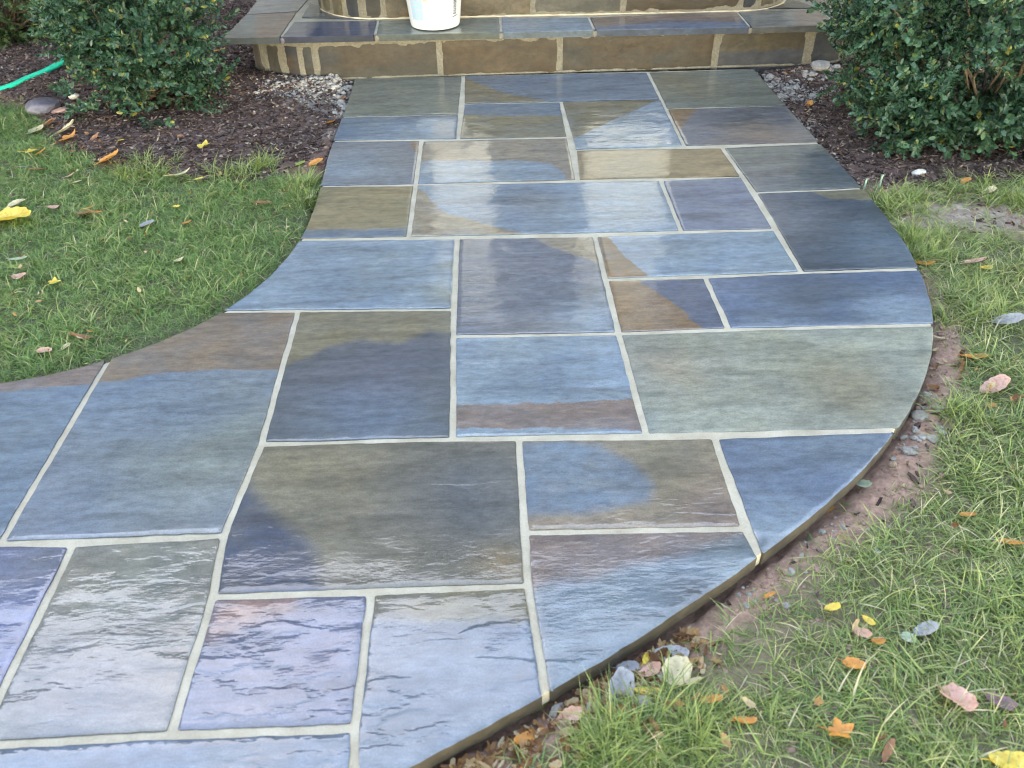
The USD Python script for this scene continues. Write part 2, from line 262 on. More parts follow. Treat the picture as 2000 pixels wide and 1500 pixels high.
# px corners at joint centre lines (outer edges run past the outline and are cut by it), colour, (stain colour, stain corners, softness), wetness, cleft, soft tints
STONES = [
 ([(600,152),(905,147),(898,223),(600,229)], GREEN, None, .9, .25, []),
 ([(600,229),(898,223),(895,271),(560,276)], BLUE, None, .9, .5, [(LBLUE,(800,250),.15)]),
 ([(905,147),(1265,140),(1292,194),(904,202)], BLUE, (OLIVE,[(890,140),(925,160),(985,182),(1070,197),(1070,215),(890,215)],.006), .95, .2, []),
 ([(904,202),(1096,198),(1110,267),(895,271)], BLUE, (OLIVE,[(880,224),(990,226),(1120,226),(1120,290),(880,290)],.008), .9, .5, []),
 ([(1096,198),(1292,194),(1337,285),(1122,292)], LBLUE, (OLIVE,[(1080,180),(1310,180),(1283,197),(1122,270),(1080,285)],.005), 1, .8, []),
 ([(1265,140),(1560,130),(1620,203),(1301,212)], GREEN, None, .9, .2, [(OLIVE,(1330,160),.2)]),
 ([(1301,212),(1620,203),(1690,275),(1337,285)], PURP, (BROWN,[(1280,200),(1366,205),(1330,250),(1320,300),(1290,260)],.022), .95, .5, [(DBLUE,(1450,235),.2),(PBROWN,(1480,270),.15)]),
 ([(560,276),(895,271),(823,274),(812,360),(540,364)], PURP, (BROWN,[(795,270),(840,268),(830,300),(815,300)],.006), .9, .2, [(LBLUE,(690,330),.2)]),
 ([(823,274),(1110,267),(1128,351),(812,360)], (.155,.128,.100), (LBLUE,[(800,314),(900,313),(1040,314),(1080,322),(1100,337),(1112,370),(800,380)],.005), 1, .35, []),
 ([(1122,292),(1411,287),(1450,344),(1128,351)], (.17,.128,.075), None, 1, .4, [(OLIVE,(1250,330),.2)]),
 ([(1411,287),(1690,275),(1770,364),(1475,375)], (.105,.108,.098), None, .95, .2, [(DBLUE,(1640,340),.28),(PURP,(1480,350),.15)]),
 ([(540,364),(812,360),(798,463),(500,468)], (.150,.122,.072), (BLUE,[(560,450),(800,446),(800,475),(560,480)],.02), .55, .4, []),
 ([(812,360),(1291,351),(1331,451),(798,463)], LBLUE, (TAN,[(790,350),(822,372),(862,412),(950,440),(1060,466),(790,480)],.006), 1, .55, [(PURP,(1030,400),.2),(LBLUE,(1200,420),.2)]),
 ([(1291,351),(1450,344),(1514,447),(1331,451)], (.105,.115,.155), None, .95, .4, []),
 ([(1475,375),(1770,364),(1890,521),(1566,531)], DBLUE, (OLIVE,[(1545,360),(1760,355),(1740,392),(1620,388)],.012), .9, .2, [(PURP,(1530,420),.2),(BLUE,(1740,480),.15)]),
 ([(500,468),(893,464),(886,603),(300,609.5)], LBLUE, None, .9, .25, [(BLUE,(690,560),.2),(GREEN,(875,580),.07),(GREEN,(880,520),.05)]),
 ([(893,464),(1162,460),(1209,650),(885,656)], PURP, (TAN,[(1010,455),(1100,490),(1185,520),(1185,440),(1010,440)],.008), 1, .45, [(LBLUE,(1170,620),.14)]),
 ([(1162,460),(1514,447),(1566,531),(1183,545)], LBLUE, (BROWN,[(1150,455),(1186,462),(1225,505),(1275,545),(1150,560)],.008), .95, .35, []),
 ([(1183,545),(1378,540),(1424,642),(1209,650)], (.065,.072,.10), (BROWN,[(1170,535),(1240,542),(1310,588),(1380,645),(1170,670)],.012), .95, .6, []),
 ([(1378,540),(1566,531),(1890,521),(1920,630),(1424,642)], (.070,.088,.135), None, .9, .3, [(BLUE,(1560,620),.2),(DBLUE,(1600,570),.15),(LBLUE,(1790,620),.15)]),
 ([(248,638),(300,609.5),(582,606),(510,866),(437,1044),(-1,1061)], (.105,.120,.150), ((.130,.094,.066),[(100,590),(620,560),(570,722),(450,722),(330,728),(190,748),(100,770)],.012), .85, .25, [(GREEN,(420,880),.3),(BLUE,(250,780),.25)]),
 ([(582,606),(886,603),(884,856),(510,866)], DGREY, (OLIVE,[(560,580),(900,580),(895,652),(840,646),(780,672),(700,664),(640,676),(600,700),(540,720)],.02), .85, .35, [(BLUE,(720,830),.18),((.07,.07,.088),(740,720),.2)]),
 ([(885,656),(1209,650),(1263,849),(884,856)], LBLUE, (PBROWN,[(870,793),(1000,790),(1130,784),(1270,778),(1280,842),(1100,836),(870,836)],.008), .95, .5, [(BLUE,(1050,740),.15)]),
 ([(1209,650),(1424,642),(1920,630),(1850,836),(1263,849)], PALE, None, .45, .15, [(TAN,(1300,700),.12),(OLIVE,(1650,760),.15)]),
 ([(248,638),(-1,1061),(-500,1080),(-500,700)], BLUE, (PBROWN,[(-500,700),(300,600),(210,745),(100,757),(0,766),(-500,810)],.012), .85, .25, []),
 ([(510,866),(884,856),(1013,856),(1031,1142),(415,1165),(437,1044)], (.108,.093,.066), ((.034,.040,.062),[(470,920),(500,975),(560,1020),(615,1080),(640,1180),(380,1190),(380,1000)],.03), .95, .35, [(DGREY,(900,960),.25),((.12,.085,.045),(985,1110),.06),(OLIVE,(600,920),.2)]),
 ([(1013,856),(1395,852),(1456,1031),(1026,1039)], (.155,.120,.085), (BLUE,[(1000,865),(1100,862),(1165,868),(1230,900),(1278,948),(1262,980),(1150,1000),(1000,1012)],.024), .95, .5, [(OLIVE,(1300,890),.15),(PBROWN,(1400,1000),.1)]),
 ([(1395,852),(1850,836),(1560,1130),(1482,1080)], (.070,.088,.125), None, .9, .2, [(BLUE,(1650,880),.12),(LBLUE,(1520,1040),.1)]),
 ([(-1,1061),(142,1062),(5,1345),(-48,1455),(-500,1475),(-500,1080)], (.075,.085,.15), None, .95, .6, [(PURP,(100,1080),.1)]),
 ([(142,1062),(437,1044),(415,1165),(332,1435),(-48,1455),(5,1345)], (.135,.122,.10), None, 1, 1.1, [(GREEN,(250,1150),.12),(PURP,(150,1400),.2)]),
 ([(415,1165),(725,1156),(693,1421),(332,1435)], (.085,.090,.13), ((.15,.095,.082),[(420,1160),(590,1160),(570,1190),(500,1215),(400,1250)],.03), 1, 1.1, []),
 ([(725,1156),(1031,1142),(1066,1353),(1100,1440),(1000,1750),(684,1750),(693,1421)], (.088,.102,.13), (OLIVE,[(700,1140),(1050,1120),(1060,1212),(900,1214),(720,1212)],.02), 1, 1.3, []),
 ([(1026,1039),(1456,1031),(1482,1080),(1560,1180),(1200,1420),(1066,1353),(1031,1142)], (.095,.115,.135), (PBROWN,[(1020,1020),(1480,1020),(1470,1042),(1330,1080),(1190,1120),(1030,1152)],.03), .95, .9, [(DGREY,(1350,1180),.06)]),
 ([(-48,1455),(332,1435),(693,1421),(684,1750),(-500,1790),(-500,1475)], (.085,.105,.14), None, 1, .6, []),
]

def slab(poly, ztop, thick, grid=.012, wob=.0022, seed=0, bevel=.0045):
    """natural stone slab: dense top with a worn edge, sides; returns mesh and the xy of each vertex"""
    ring = poly.segmentize(.009).exterior.coords[:-1]; ring = np.array(ring)
    if not poly.exterior.is_ccw: ring = ring[::-1]
    tg = np.roll(ring, -1, 0) - np.roll(ring, 1, 0); nr = np.stack([tg[:, 1], -tg[:, 0]], 1); nr /= np.linalg.norm(nr, axis=1, keepdims=True) + 1e-9
    ring = ring + nr * ((fbm(np.c_[ring * 28, np.full(len(ring), seed)], 3, 3) - .5) * 2 * wob)[:, None]
    pg = Polygon(ring).buffer(0)
    tg = np.roll(ring, -1, 0) - np.roll(ring, 1, 0); nr = np.stack([tg[:, 1], -tg[:, 0]], 1); nr /= np.linalg.norm(nr, axis=1, keepdims=True) + 1e-9
    ir = ring - nr * bevel; inner = Polygon(ir).buffer(0)
    x0, y0, x1, y1 = inner.bounds
    gx, gy = np.meshgrid(np.arange(x0, x1, grid), np.arange(y0, y1, grid * .87)); gx = gx + (np.arange(gx.shape[0])[:, None] % 2) * grid / 2
    pts = np.c_[gx.ravel(), gy.ravel()]; pts = pts[shapely.contains_xy(inner.buffer(-grid * .45), pts[:, 0], pts[:, 1])]
    k = len(ring); tri = Delaunay(np.vstack([ir, pts])).simplices + k; xy = np.vstack([ring, ir, pts]); c = xy[tri].mean(1)
    tri = tri[shapely.contains_xy(inner.buffer(1e-5), c[:, 0], c[:, 1])]
    i = np.arange(k); j = (i + 1) % k; tri = np.vstack([tri, np.c_[i, j, k + j], np.c_[i, k + j, k + i]])
    a, b, cc = xy[tri[:, 0]], xy[tri[:, 1]], xy[tri[:, 2]]
    fl = ((b[:, 0]-a[:, 0])*(cc[:, 1]-a[:, 1]) - (b[:, 1]-a[:, 1])*(cc[:, 0]-a[:, 0])) < 0; tri[fl] = tri[fl][:, [0, 2, 1]]
    z = ztop + (fbm(np.c_[xy * 5, np.full(len(xy), seed * 1.7)], 4, 9) - .5) * .004 + (fbm(np.c_[xy * [9, 26], np.full(len(xy), seed)], 3, 4) - .5) * .0016
    z[:k] -= .0018
    top = np.c_[xy, z]
    s0, s1 = np.c_[ring, z[:k]], np.c_[ring, np.full(k, ztop - thick)]
    n = len(top); i = np.arange(k); j = (i + 1) % k
    f = np.vstack([tri, np.c_[n + i, n + k + i, n + k + j], np.c_[n + i, n + k + j, n + j]])
    v = np.vstack([top, s0, s1]); slab.n = n
    return v, f
RIP = {8: .4, 9: .5, 15: .2, 25: .9, 26: .8, 32: 1.1, 31: .5, 30: .5, 29: .6, 28: .5, 22: .6, 16: .4, 18: .5, 21: .4, 12: .45, 4: .5}
def stone_attrs(v, A, stain, wet, cleft, tints, z, seed):
    xy = v[:, :2]; n = len(v)
    w = xy + (np.c_[fbm(np.c_[xy * 6, np.full(n, seed)], 3, 1), fbm(np.c_[xy * 6, np.full(n, seed)], 3, 2)] - .5) * .12
    ca = np.tile(np.array(A, float), (n, 1)); cb = ca.copy(); m = np.full(n, -1.0); soft = .01
    for col, (u, vv), r in tints:
        c = at(u, vv, z)[:2]; k = np.exp(-(np.linalg.norm((w - c) / r, axis=1) ** 2) * 1.2)[:, None] * .8
        ca = ca * (1 - k) + np.array(col) * k; cb = cb * (1 - k * .3) + np.array(col) * k * .3
    if stain:
        cb = np.tile(np.array(stain[0], float), (n, 1)); m = sdf(poly_at(stain[1], z), xy); soft = stain[2] * (.5 if stain[2] < .013 else .85)
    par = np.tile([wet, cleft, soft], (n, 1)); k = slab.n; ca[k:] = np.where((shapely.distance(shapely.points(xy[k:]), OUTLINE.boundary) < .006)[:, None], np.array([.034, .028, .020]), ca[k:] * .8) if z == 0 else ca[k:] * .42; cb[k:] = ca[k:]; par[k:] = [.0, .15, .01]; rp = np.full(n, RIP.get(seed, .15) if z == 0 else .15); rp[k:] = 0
    return {'cola': ca, 'colb': cb, 'stain': m, 'par': par, 'rip': rp}

path = root('path'); tag(path, kind='structure')
v, f = slab(OUTLINE.buffer(-.005), -.0045, .033, grid=.02, wob=.002, seed=77, bevel=.006)
obj('mortar', (v, f), 'mortar', path, smooth=30)
v, f = slab(OUTLINE.buffer(-.022), -.0378, .09, grid=.06, wob=.005, seed=78, bevel=.006)
obj('base', (v, f), 'dirty_base', path, smooth=30)
for k, (px, A, stain, wet, cleft, tints) in enumerate(STONES):
    pg = Polygon([at(u, vv)[:2] for u, vv in px]).buffer(0).buffer(-.0078 - .0012 * RNG.random(), join_style=2)
    pg = pg.buffer(-.004).buffer(.004).intersection(OUTLINE)
    if pg.geom_type != 'Polygon': pg = max(pg.geoms, key=lambda q: q.area)
    v, f = slab(pg, 0.0 + RNG.normal() * .0008, .036, seed=k)
    obj('paving_stone', (v, f), 'bluestone', path, smooth=True, attrs=stone_attrs(v, A, stain, wet, cleft, tints, 0, k))

# ------------------------------------------------------------------ stone steps
ZT, Z2 = .200, .40
steps = root('stone_steps'); tag(steps, 'stone-faced steps with bluestone treads at the far end of the path', 'steps')
YR = 4.285
def arc_path(xl, xr, y, R):
    """front line of a riser with rounded ends, from the left end to the right end"""
    a = np.radians(np.linspace(95, 0, 14)); l = np.c_[xl - R * np.sin(a), y + R - R * np.cos(a)]
    b = np.radians(np.linspace(0, 95, 14)); r = np.c_[xr + R * np.sin(b), y + R - R * np.cos(b)]
    return LineString(np.vstack([l, r]))
def on(line, s):
    s = np.atleast_1d(s); p = np.array([line.interpolate(x).coords[0] for x in s]); q = np.array([line.interpolate(x + 1e-3).coords[0] for x in s])
    t = q - p; t /= np.linalg.norm(t, axis=1, keepdims=True) + 1e-12
    return p, np.c_[t[:, 1], -t[:, 0]]
def s_of(line, x, y): return line.project(Point(x, y))
def wall_stone(line, s0, s1, z0, z1, proud=.004, seed=0, depth=.03):
    nx = max(4, int((s1 - s0) / .02)); nz = max(4, int((z1 - z0) / .02))
    S = np.linspace(s0, s1, nx + 1); Zs = np.linspace(z0, z1, nz + 1)
    p, n = on(line, S)
    V = []
    for i in range(nx + 1):
        for j in range(nz + 1):
            e = (i in (0, nx)) or (j in (0, nz))
            d = proud + (fbm([[S[i] * 14, Zs[j] * 14, seed]], 3, 5)[0] - .5) * .008 - (.004 if e else 0)
            ss = (fbm([[S[i] * 20, Zs[j] * 20, seed + 7]], 2, 6)[0] - .5) * .006 if e else 0
            V.append([*(p[i] + n[i] * d), Zs[j] + ss])
    for i in range(nx + 1):
        for j in range(nz + 1): V.append([*(p[i] - n[i] * depth), Zs[j]])
    F, N = [], (nx + 1) * (nz + 1); I = lambda i, j: i * (nz + 1) + j
    for i in range(nx):
        for j in range(nz): F += [[I(i, j), I(i+1, j), I(i+1, j+1)], [I(i, j), I(i+1, j+1), I(i, j+1)]]
        for j, o in ((0, 1), (nz, 0)):
            q = [I(i, j), I(i+1, j), N + I(i+1, j), N + I(i, j)]; q = q[::-1] if o else q
            F += [[q[0], q[1], q[2]], [q[0], q[2], q[3]]]
    for i, o in ((0, 0), (nx, 1)):
        for j in range(nz):
            q = [I(i, j), I(i, j+1), N + I(i, j+1), N + I(i, j)]; q = q[::-1] if o else q
            F += [[q[0], q[1], q[2]], [q[0], q[2], q[3]]]
    return np.array(V, float), np.array(F)
def riser_core(line, z0, z1, yback):
    pg = Polygon(list(line.coords) + [(line.coords[-1][0], yback), (line.coords[0][0], yback)])
    v, f = slab(pg, z1, z1 - z0, grid=.06, wob=.003, seed=31, bevel=.004)
    return v, f
def wall_attrs(v, A, B, zsplit, seed):
    n = len(v); t = sm(.42, .62, fbm(np.c_[v[:, 0] * 5, v[:, 1] * 5, v[:, 2] * 9 + seed * 3.3], 4, 17))[:, None]; ca = np.tile(A, (n, 1)) * (1 - .75 * t) + np.array(TINTW[seed % 4]) * .75 * t
    return {'cola': ca, 'colb': np.tile(B, (n, 1)), 'stain': (zsplit - v[:, 2]) if zsplit is not None else np.full(n, -1.), 'par': np.tile([.12, 1.6, .008], (n, 1)), 'rip': np.full(n, 1.2)}
TINTW = [(.024, .025, .027), (.042, .027, .014), (.024, .024, .021), (.033, .026, .018)]
line1 = arc_path(-.80, 1.66, YR, .36)
r1 = obj('riser', riser_core(line1, -.12, .168, 5.6), 'wall_mortar', steps)
WB, WB2, WG, WD = (.038, .026, .0145), (.035, .025, .016), (.030, .026, .020), (.016, .018, .023)
def sx(line, u, v, y): return s_of(line, *aty(u, v, y)[:2])
for k, (u0, u1, A, B, zs) in enumerate([(622, 853, WB2, WG, .05), (865, 1090, WB, WB, None), (1099, 1390, WB, (.041, .028, .016), None), (1402, 1567, (.050, .040, .024), (.026, .028, .036), .075), (1581, 1650, WD, WD, None)]):
    s0, s1 = sx(line1, u0, 120, YR), sx(line1, u1, 112, YR)
    v, f = wall_stone(line1, s0, s1, -.06 if k in (0, 3, 4) else -.02, .163 if k else .158, seed=k)
    obj('riser_stone', (v, f), 'bluestone', r1, smooth=40, attrs=lambda q: wall_attrs(q, A, B, zs, k))
s_l = sx(line1, 622, 120, YR)
for k, (d0, d1, A) in enumerate([(.022, .075, WG), (.10, .165, WD), (.195, .29, WG), (.33, .47, WB2)]):
    v, f = wall_stone(line1, max(0.0, s_l - d1), s_l - d0, -.06, .156, seed=20 + k)
    obj('riser_stone', (v, f), 'bluestone', r1, smooth=40, attrs=lambda q: wall_attrs(q, A, A, None, k))
s_r = sx(line1, 1650, 112, YR)
for k, (d0, d1) in enumerate([(.02, .12), (.14, .26), (.28, .42)]):
    v, f = wall_stone(line1, s_r + d0, s_r + d1, -.06, .160, seed=40 + k)
    obj('riser_stone', (v, f), 'bluestone', r1, smooth=40, attrs=lambda q: wall_attrs(q, WG, WG, None, k))
def bead(line, s0, s1, z, r, seed, mat='wall_mortar', parent=None, out=0.0, amp=.5):
    S = np.linspace(s0, s1, max(8, int((s1 - s0) / .012))); p, n = on(line, S); z = z + (TILT(p[:, 0]) if line is not line1 else 0)
    rr = r * (1 - amp / 2 + amp * fbm(np.c_[S * 22, S * 0, S * 0 + seed], 3, 8) * 1.2)
    return obj('mortar_bead', tube(np.c_[p + n * (out + (rr - r)[:, None]), z + np.zeros(len(S)) + (rr - r) * .6], rr, 7), mat, parent, smooth=50)
bead(line1, s_l - .16, s_l + .16, .165, .011, 3, parent=r1, amp=.9)
bead(line1, s_l + .16, s_r, .168, .005, 4, parent=r1, amp=.8)
bead(line1, s_l - .02, s_r, -.001, .006, 5, parent=r1, amp=.9)

# lower tread
front = YR - .035
TILT = lambda x: -.008 * (np.asarray(x) - .4)                # the masons gave the treads a little fall to the right
def on_tread(u, v):
    p = at(u, v, ZT)
    for _ in range(4): p = at(u, v, ZT + float(TILT(p[0])))
    return aty(u, v, front) if v > 45 else p
def tilted(vf): vf[0][:, 2] += TILT(vf[0][:, 0]); return vf
TP = lambda px: Polygon([on_tread(u, vv)[:2] for u, vv in px]).buffer(0).buffer(-.007, join_style=2).buffer(-.003).buffer(.003)
DB = (.045, .052, .085)
TREADS = [
 ([(431,76),(547,72),(582,22),(478,28)], (.090,.105,.115), (PBROWN,[(500,90),(500,10),(600,10),(600,90)],.02)),
 ([(478,28),(582,22),(615,-14),(508,-10)], (.16,.155,.155), None),
 ([(508,-10),(615,-14),(650,-50),(545,-45)], (.13,.13,.135), None),
 ([(547,72),(732,67.5),(738,39),(573,42)], DB, (PURP,[(530,90),(530,30),(601,30),(596,90)],.012)),
 ([(732,67.5),(979,66.5),(977,32),(738,39)], (.115,.128,.115), None),
 ([(979,66.5),(1162,63),(1150,33),(977,32)], LBLUE, None),
 ([(1162,63),(1467,54),(1439,20),(1150,33)], (.085,.105,.15), (PBROWN,[(1100,20),(1480,5),(1480,38),(1300,40),(1200,50),(1150,52)],.01)),
 ([(1467,54),(1640,48),(1602,18),(1439,20)], (.115,.115,.11), (PBROWN,[(1558,80),(1552,0),(1700,0),(1700,80)],.015)),
 ([(1640,48),(1760,44),(1700,14),(1602,18)], PURP, None),
 ([(1602,18),(1700,14),(1640,-30),(1552,-24)], PBROWN, None),
]
line2 = arc_path(-.49, 1.34, 4.56, .34)
tread_bed = Polygon([(-1.17, front + .05), (2.1, front + .05), (2.1, 5.55), (-1.17, 5.55)])
tb = obj('tread', tilted(slab(tread_bed, ZT - .006, .026, grid=.05, wob=.002, seed=50)), 'mortar', steps)
for k, (px, A, stain) in enumerate(TREADS):
    pg = TP(px)
    v, f = tilted(slab(pg, ZT, .030, seed=60 + k))
    obj('tread_stone', (v, f), 'bluestone', tb, smooth=True, attrs=stone_attrs(v, A, stain, .9, .25, [], ZT, k))
for px, A in (([(590,33),(735,37),(690,30),(640,14),(606,6)], (.10,.11,.13)), ([(1455,16),(1600,15),(1560,2),(1500,10)], DGREY)):   # slips behind the front row
    pg = Polygon([on_tread(u, vv)[:2] for u, vv in px]).buffer(0)
    v, f = tilted(slab(pg, ZT, .025, seed=80)); obj('tread_stone', (v, f), 'bluestone', tb, smooth=True, attrs=stone_attrs(v, A, None, .9, .25, [], ZT, 80))
for u, vv in ((549.5, 71), (735, 67), (979, 66), (1162.5, 62.5), (1467, 53.5)):     # mortar plugs in the joints at the nosing
    c = aty(u, vv, front); m = trimesh.creation.icosphere(2, .012); m.vertices *= [1, .5, 1.2]; m.vertices += (fbm(m.vertices * 120, 2, 3)[:, None] - .5) * .006; m.apply_translation([c[0], c[1] + .010, ZT + float(TILT(c[0])) - .018])
    obj('mortar_plug', (m.vertices, m.faces), 'dark_stone' if u < 560 else 'wall_mortar', tb, smooth=50)
# upper riser and landing
r2 = obj('upper_riser', riser_core(line2, ZT - .004, .37, 5.7), 'wall_mortar', steps)
def s2(u, v): c = at(u, v, ZT); return s_of(line2, c[0], c[1])
mid = [(711, 745), (755, 1035), (1045, 1210), (1221, 1442)]
cols = [WG, (.072, .058, .040), (.060, .056, .048), WB2, WG]
for k, (u0, u1) in enumerate(mid):
    s0, s1 = [s_of(line2, aty(u, 30, 4.56)[0], 4.56) for u in (u0, u1)]
    v, f = wall_stone(line2, s0, s1, ZT + .008, .36, seed=90 + k)
    obj('riser_stone', (v, f), 'bluestone', r2, smooth=40, attrs=lambda q: wall_attrs(q, cols[k], (.05, .05, .052), None, k))
sl2, sr2 = s_of(line2, aty(711, 30, 4.56)[0], 4.56), s_of(line2, aty(1442, 20, 4.56)[0], 4.56)
for k, (d0, d1, A) in enumerate([(.03, .10, WD), (.125, .19, (.055, .046, .03)), (.215, .30, (.045, .04, .028)), (.325, .42, WG)]):
    v, f = wall_stone(line2, max(0.0, sl2 - d1), sl2 - d0, ZT + .008, .36, seed=110 + k); obj('riser_stone', (v, f), 'bluestone', r2, smooth=40, attrs=lambda q: wall_attrs(q, A, A, None, k))
for k, (d0, d1, A) in enumerate([(.022, .10, WD), (.125, .21, (.05, .043, .028)), (.235, .33, (.042, .036, .028)), (.35, .46, WG)]):
    v, f = wall_stone(line2, sr2 + d0, sr2 + d1, ZT + .008, .36, seed=120 + k); obj('riser_stone', (v, f), 'bluestone', r2, smooth=40, attrs=lambda q: wall_attrs(q, A, A, None, k))
bead(line2, .15, line2.length - .15, ZT - .001, .0045, 6, 'mortar', r2, out=.0, amp=.9)
land = slab(Polygon([(-.90, 4.525), (1.76, 4.525), (1.76, 6.05), (-.90, 6.05)]), Z2, .03, grid=.06, seed=130)
obj('landing_stone', land, 'bluestone', steps, smooth=True, attrs=stone_attrs(land[0], BLUE, None, .8, .2, [], Z2, 3))

# ------------------------------------------------------------------ house front beyond the steps (out of frame; mirrored in the wet stone, casts the shade)
house = root('house', (0.45, 6.1, 0)); tag(house, 'house front with white door surround, mirrored in the wet path', 'house')
W = 16.0; wl = [box(-W, W, .05, 8.0, -.2, 5.75)]
for k in range(32): wl.append(box(-W, W, .02 + .0, .049, .30 + k * .17, .30 + k * .17 + .158))
obj('wall', join(wl), 'siding', house, smooth=False)
gab = np.array([(x, y, z) for x in (-W - .3, W + .3) for y, z in ((-.45, 5.70), (4.0, 8.3), (8.45, 5.70), (8.45, 5.52), (-.45, 5.52))], float)
gf = [[0, 1, 6], [0, 6, 5], [1, 2, 7], [1, 7, 6], [2, 3, 8], [2, 8, 7], [3, 4, 9], [3, 9, 8], [4, 0, 5], [4, 5, 9], [0, 4, 3], [0, 3, 2], [0, 2, 1], [5, 6, 7], [5, 7, 8], [5, 8, 9]]
obj('roof', (gab, np.array(gf)), 'shingle', house, smooth=False)
def hx(u, v=320): r = ray(u, v); return 6.1 * r[0] / r[1] - .45
xa, xb, xc, xd = hx(845), hx(957), hx(1140), hx(1300)
obj('door', box(xb, xc, -.01, .045, .42, 2.45), 'door_paint', house, smooth=False)
for a, b in ((xa, xb), (xc, xd)): obj('pilaster', join([box(a, b, -.10, .015, .40, 2.55), box(a - .02, b + .02, -.12, -.101, .40, .55)]), 'white_paint', house, smooth=False)
obj('lintel', box(xa - .1, xd + .1, -.16, .014, 2.553, 2.80), 'white_paint', house, smooth=False)
for x0, zz in ((-4.6, 0), (3.2, 0), (-4.6, 2.7), (-.45, 2.7), (3.2, 2.7)):
    obj('window', box(x0, x0 + 1.4, -.01, .012, zz + 1.0, zz + 2.3), 'glass', house, smooth=False)
    obj('window_frame', join([box(x0 - .09, x0 - .003, -.04, .013, zz + .91, zz + 2.39), box(x0 + 1.403, x0 + 1.49, -.04, .013, zz + .91, zz + 2.39), box(x0, x0 + 1.4, -.04, .013, zz + 2.303, zz + 2.39), box(x0, x0 + 1.4, -.04, .013, zz + .91, zz + .997)]), 'white_paint', house, smooth=False)

# ------------------------------------------------------------------ garden trees behind the viewer: they shade the steps from the low sky
def garden_tree():
    r = np.random.default_rng(77); t = root('tree', (0, 0, 0)); V, D = [], []
    for _ in range(30):
        c = np.array([r.normal() * 1.2, r.normal() * 1.2, r.uniform(2.4, 8.4)]); c[:2] *= 1.25 - .09 * abs(c[2] - 4.5); R = r.uniform(.9, 1.6)
        d = r.normal(size=(230, 3)); d /= np.linalg.norm(d, axis=1, keepdims=True); V.append(c + d * R * r.uniform(.6, 1, (230, 1))); D.append(d)
    V, D = np.vstack(V), np.vstack(D); n = len(V); a = r.normal(size=(n, 3)); a /= np.linalg.norm(a, axis=1, keepdims=True); b = np.cross(a, D); s_ = r.uniform(.10, .22, (n, 1))
    v = np.stack([V - a * s_, V + b * s_ * .6, V + a * s_, V - b * s_ * .6], 1).reshape(-1, 3); q = np.arange(n)[:, None] * 4
    obj('crown', (v, np.vstack([q + [0, 1, 2], q + [0, 2, 3]])), 'shrub_leaf', t, smooth=False, attrs={'tone': np.repeat(np.clip(r.normal(.6, .15, n), 0, .93), 4)})
    obj('trunk', tube([(0, 0, -.3), (.05, 0, 2), (0, .1, 4), (.1, 0, 7)], [.26, .2, .14, .04], 9), 'bark', t, smooth=60); return t
first = garden_tree(); spots = [(-11.5, -3.5), (-9.5, -7.5), (-6, -9.5), (-2.5, -9), (1.2, -10), (4.8, -9), (8.2, -7.5), (11, -4), (-12.5, 1.0), (12.5, .5)]
for k, (x, y) in enumerate(spots):
    if k: q = root('tree', (0, 0, 0)); q.GetReferences().AddInternalReference(first.GetPath()); q.SetInstanceable(True)
    else: q = first
    xf = UsdGeom.Xformable(q); xf.ClearXformOpOrder(); q.GetAttribute('xformOp:translate').Set(Gf.Vec3d(x, y, -.05)); q.GetAttribute('xformOp:rotateZ').Set(37.0 * k)
    xf.SetXformOpOrder([UsdGeom.XformOp(q.GetAttribute('xformOp:translate')), UsdGeom.XformOp(q.GetAttribute('xformOp:rotateZ'))])
    tag(q, 'leafy garden tree behind the viewer, outside the photo', 'tree', 'garden trees behind the viewer')

# ------------------------------------------------------------------ ground
LBED = poly_at([(-900, 120), (0, 208), (60, 225), (90, 268), (130, 290), (200, 330), (290, 346), (400, 356), (500, 360), (560, 352), (640, 340), (700, 300), (720, 100), (600, -60), (-900, -60)], -.03)
RBED = poly_at([(1560, 300), (1640, 345), (1690, 362), (1750, 366), (1850, 354), (1925, 360), (2000, 350), (2600, 330), (2600, -60), (1500, -60), (1450, 130)], -.03)
BARE = [(poly_at([(1770, 400), (1850, 385), (2010, 395), (2010, 445), (1900, 452), (1790, 440)], -.03), .06), (poly_at([(1690, 352), (1800, 362), (1900, 372), (1850, 385), (1760, 378), (1700, 372)], -.03), .04),
        (poly_at([(1790, 770), (1835, 790), (1840, 880), (1800, 960), (1720, 1000), (1690, 1000), (1760, 890)], -.03), .07), (poly_at([(550, 330), (640, 300), (660, 250), (630, 345), (560, 352)], -.03), .05)]
right_line, left_line = LineString(right_xy), LineString(left_xy)
def fields(xy):
    p = shapely.points(xy); inside = sdf(OUTLINE, xy); rd = shapely.distance(p, right_line); ld = shapely.distance(p, left_line)
    w = (fbm(np.c_[xy * 5, xy[:, 0] * 0], 3, 21) - .5)
    lb, rb = sm(-.03, .03, sdf(LBED, xy) + w * .10), sm(-.03, .03, sdf(RBED, xy) + w * .12)
    bed = np.maximum(lb, rb)
    bare = np.zeros(len(xy))
    for pg, s in BARE: bare = np.maximum(bare, sm(-s, s * .6, sdf(pg, xy) + w * .16))
    strip = sm(.135, .045, rd + w * .09) * sm(2.75, 1.7, xy[:, 1]) * (rd < ld); strip = np.maximum(strip, sm(.06, .01, rd + w * .05) * (rd < ld) * .8)
    thin = sm(.55, .1, rd) * (rd < ld) * sm(2.0, 1.2, xy[:, 1]) * sm(.3, .62, fbm(np.c_[xy * 7, xy[:, 0] * 0], 3, 33)) * .25
    return inside, rd, ld, bed, np.clip(np.maximum(np.maximum(bare, strip), thin), 0, 1), lb, rb
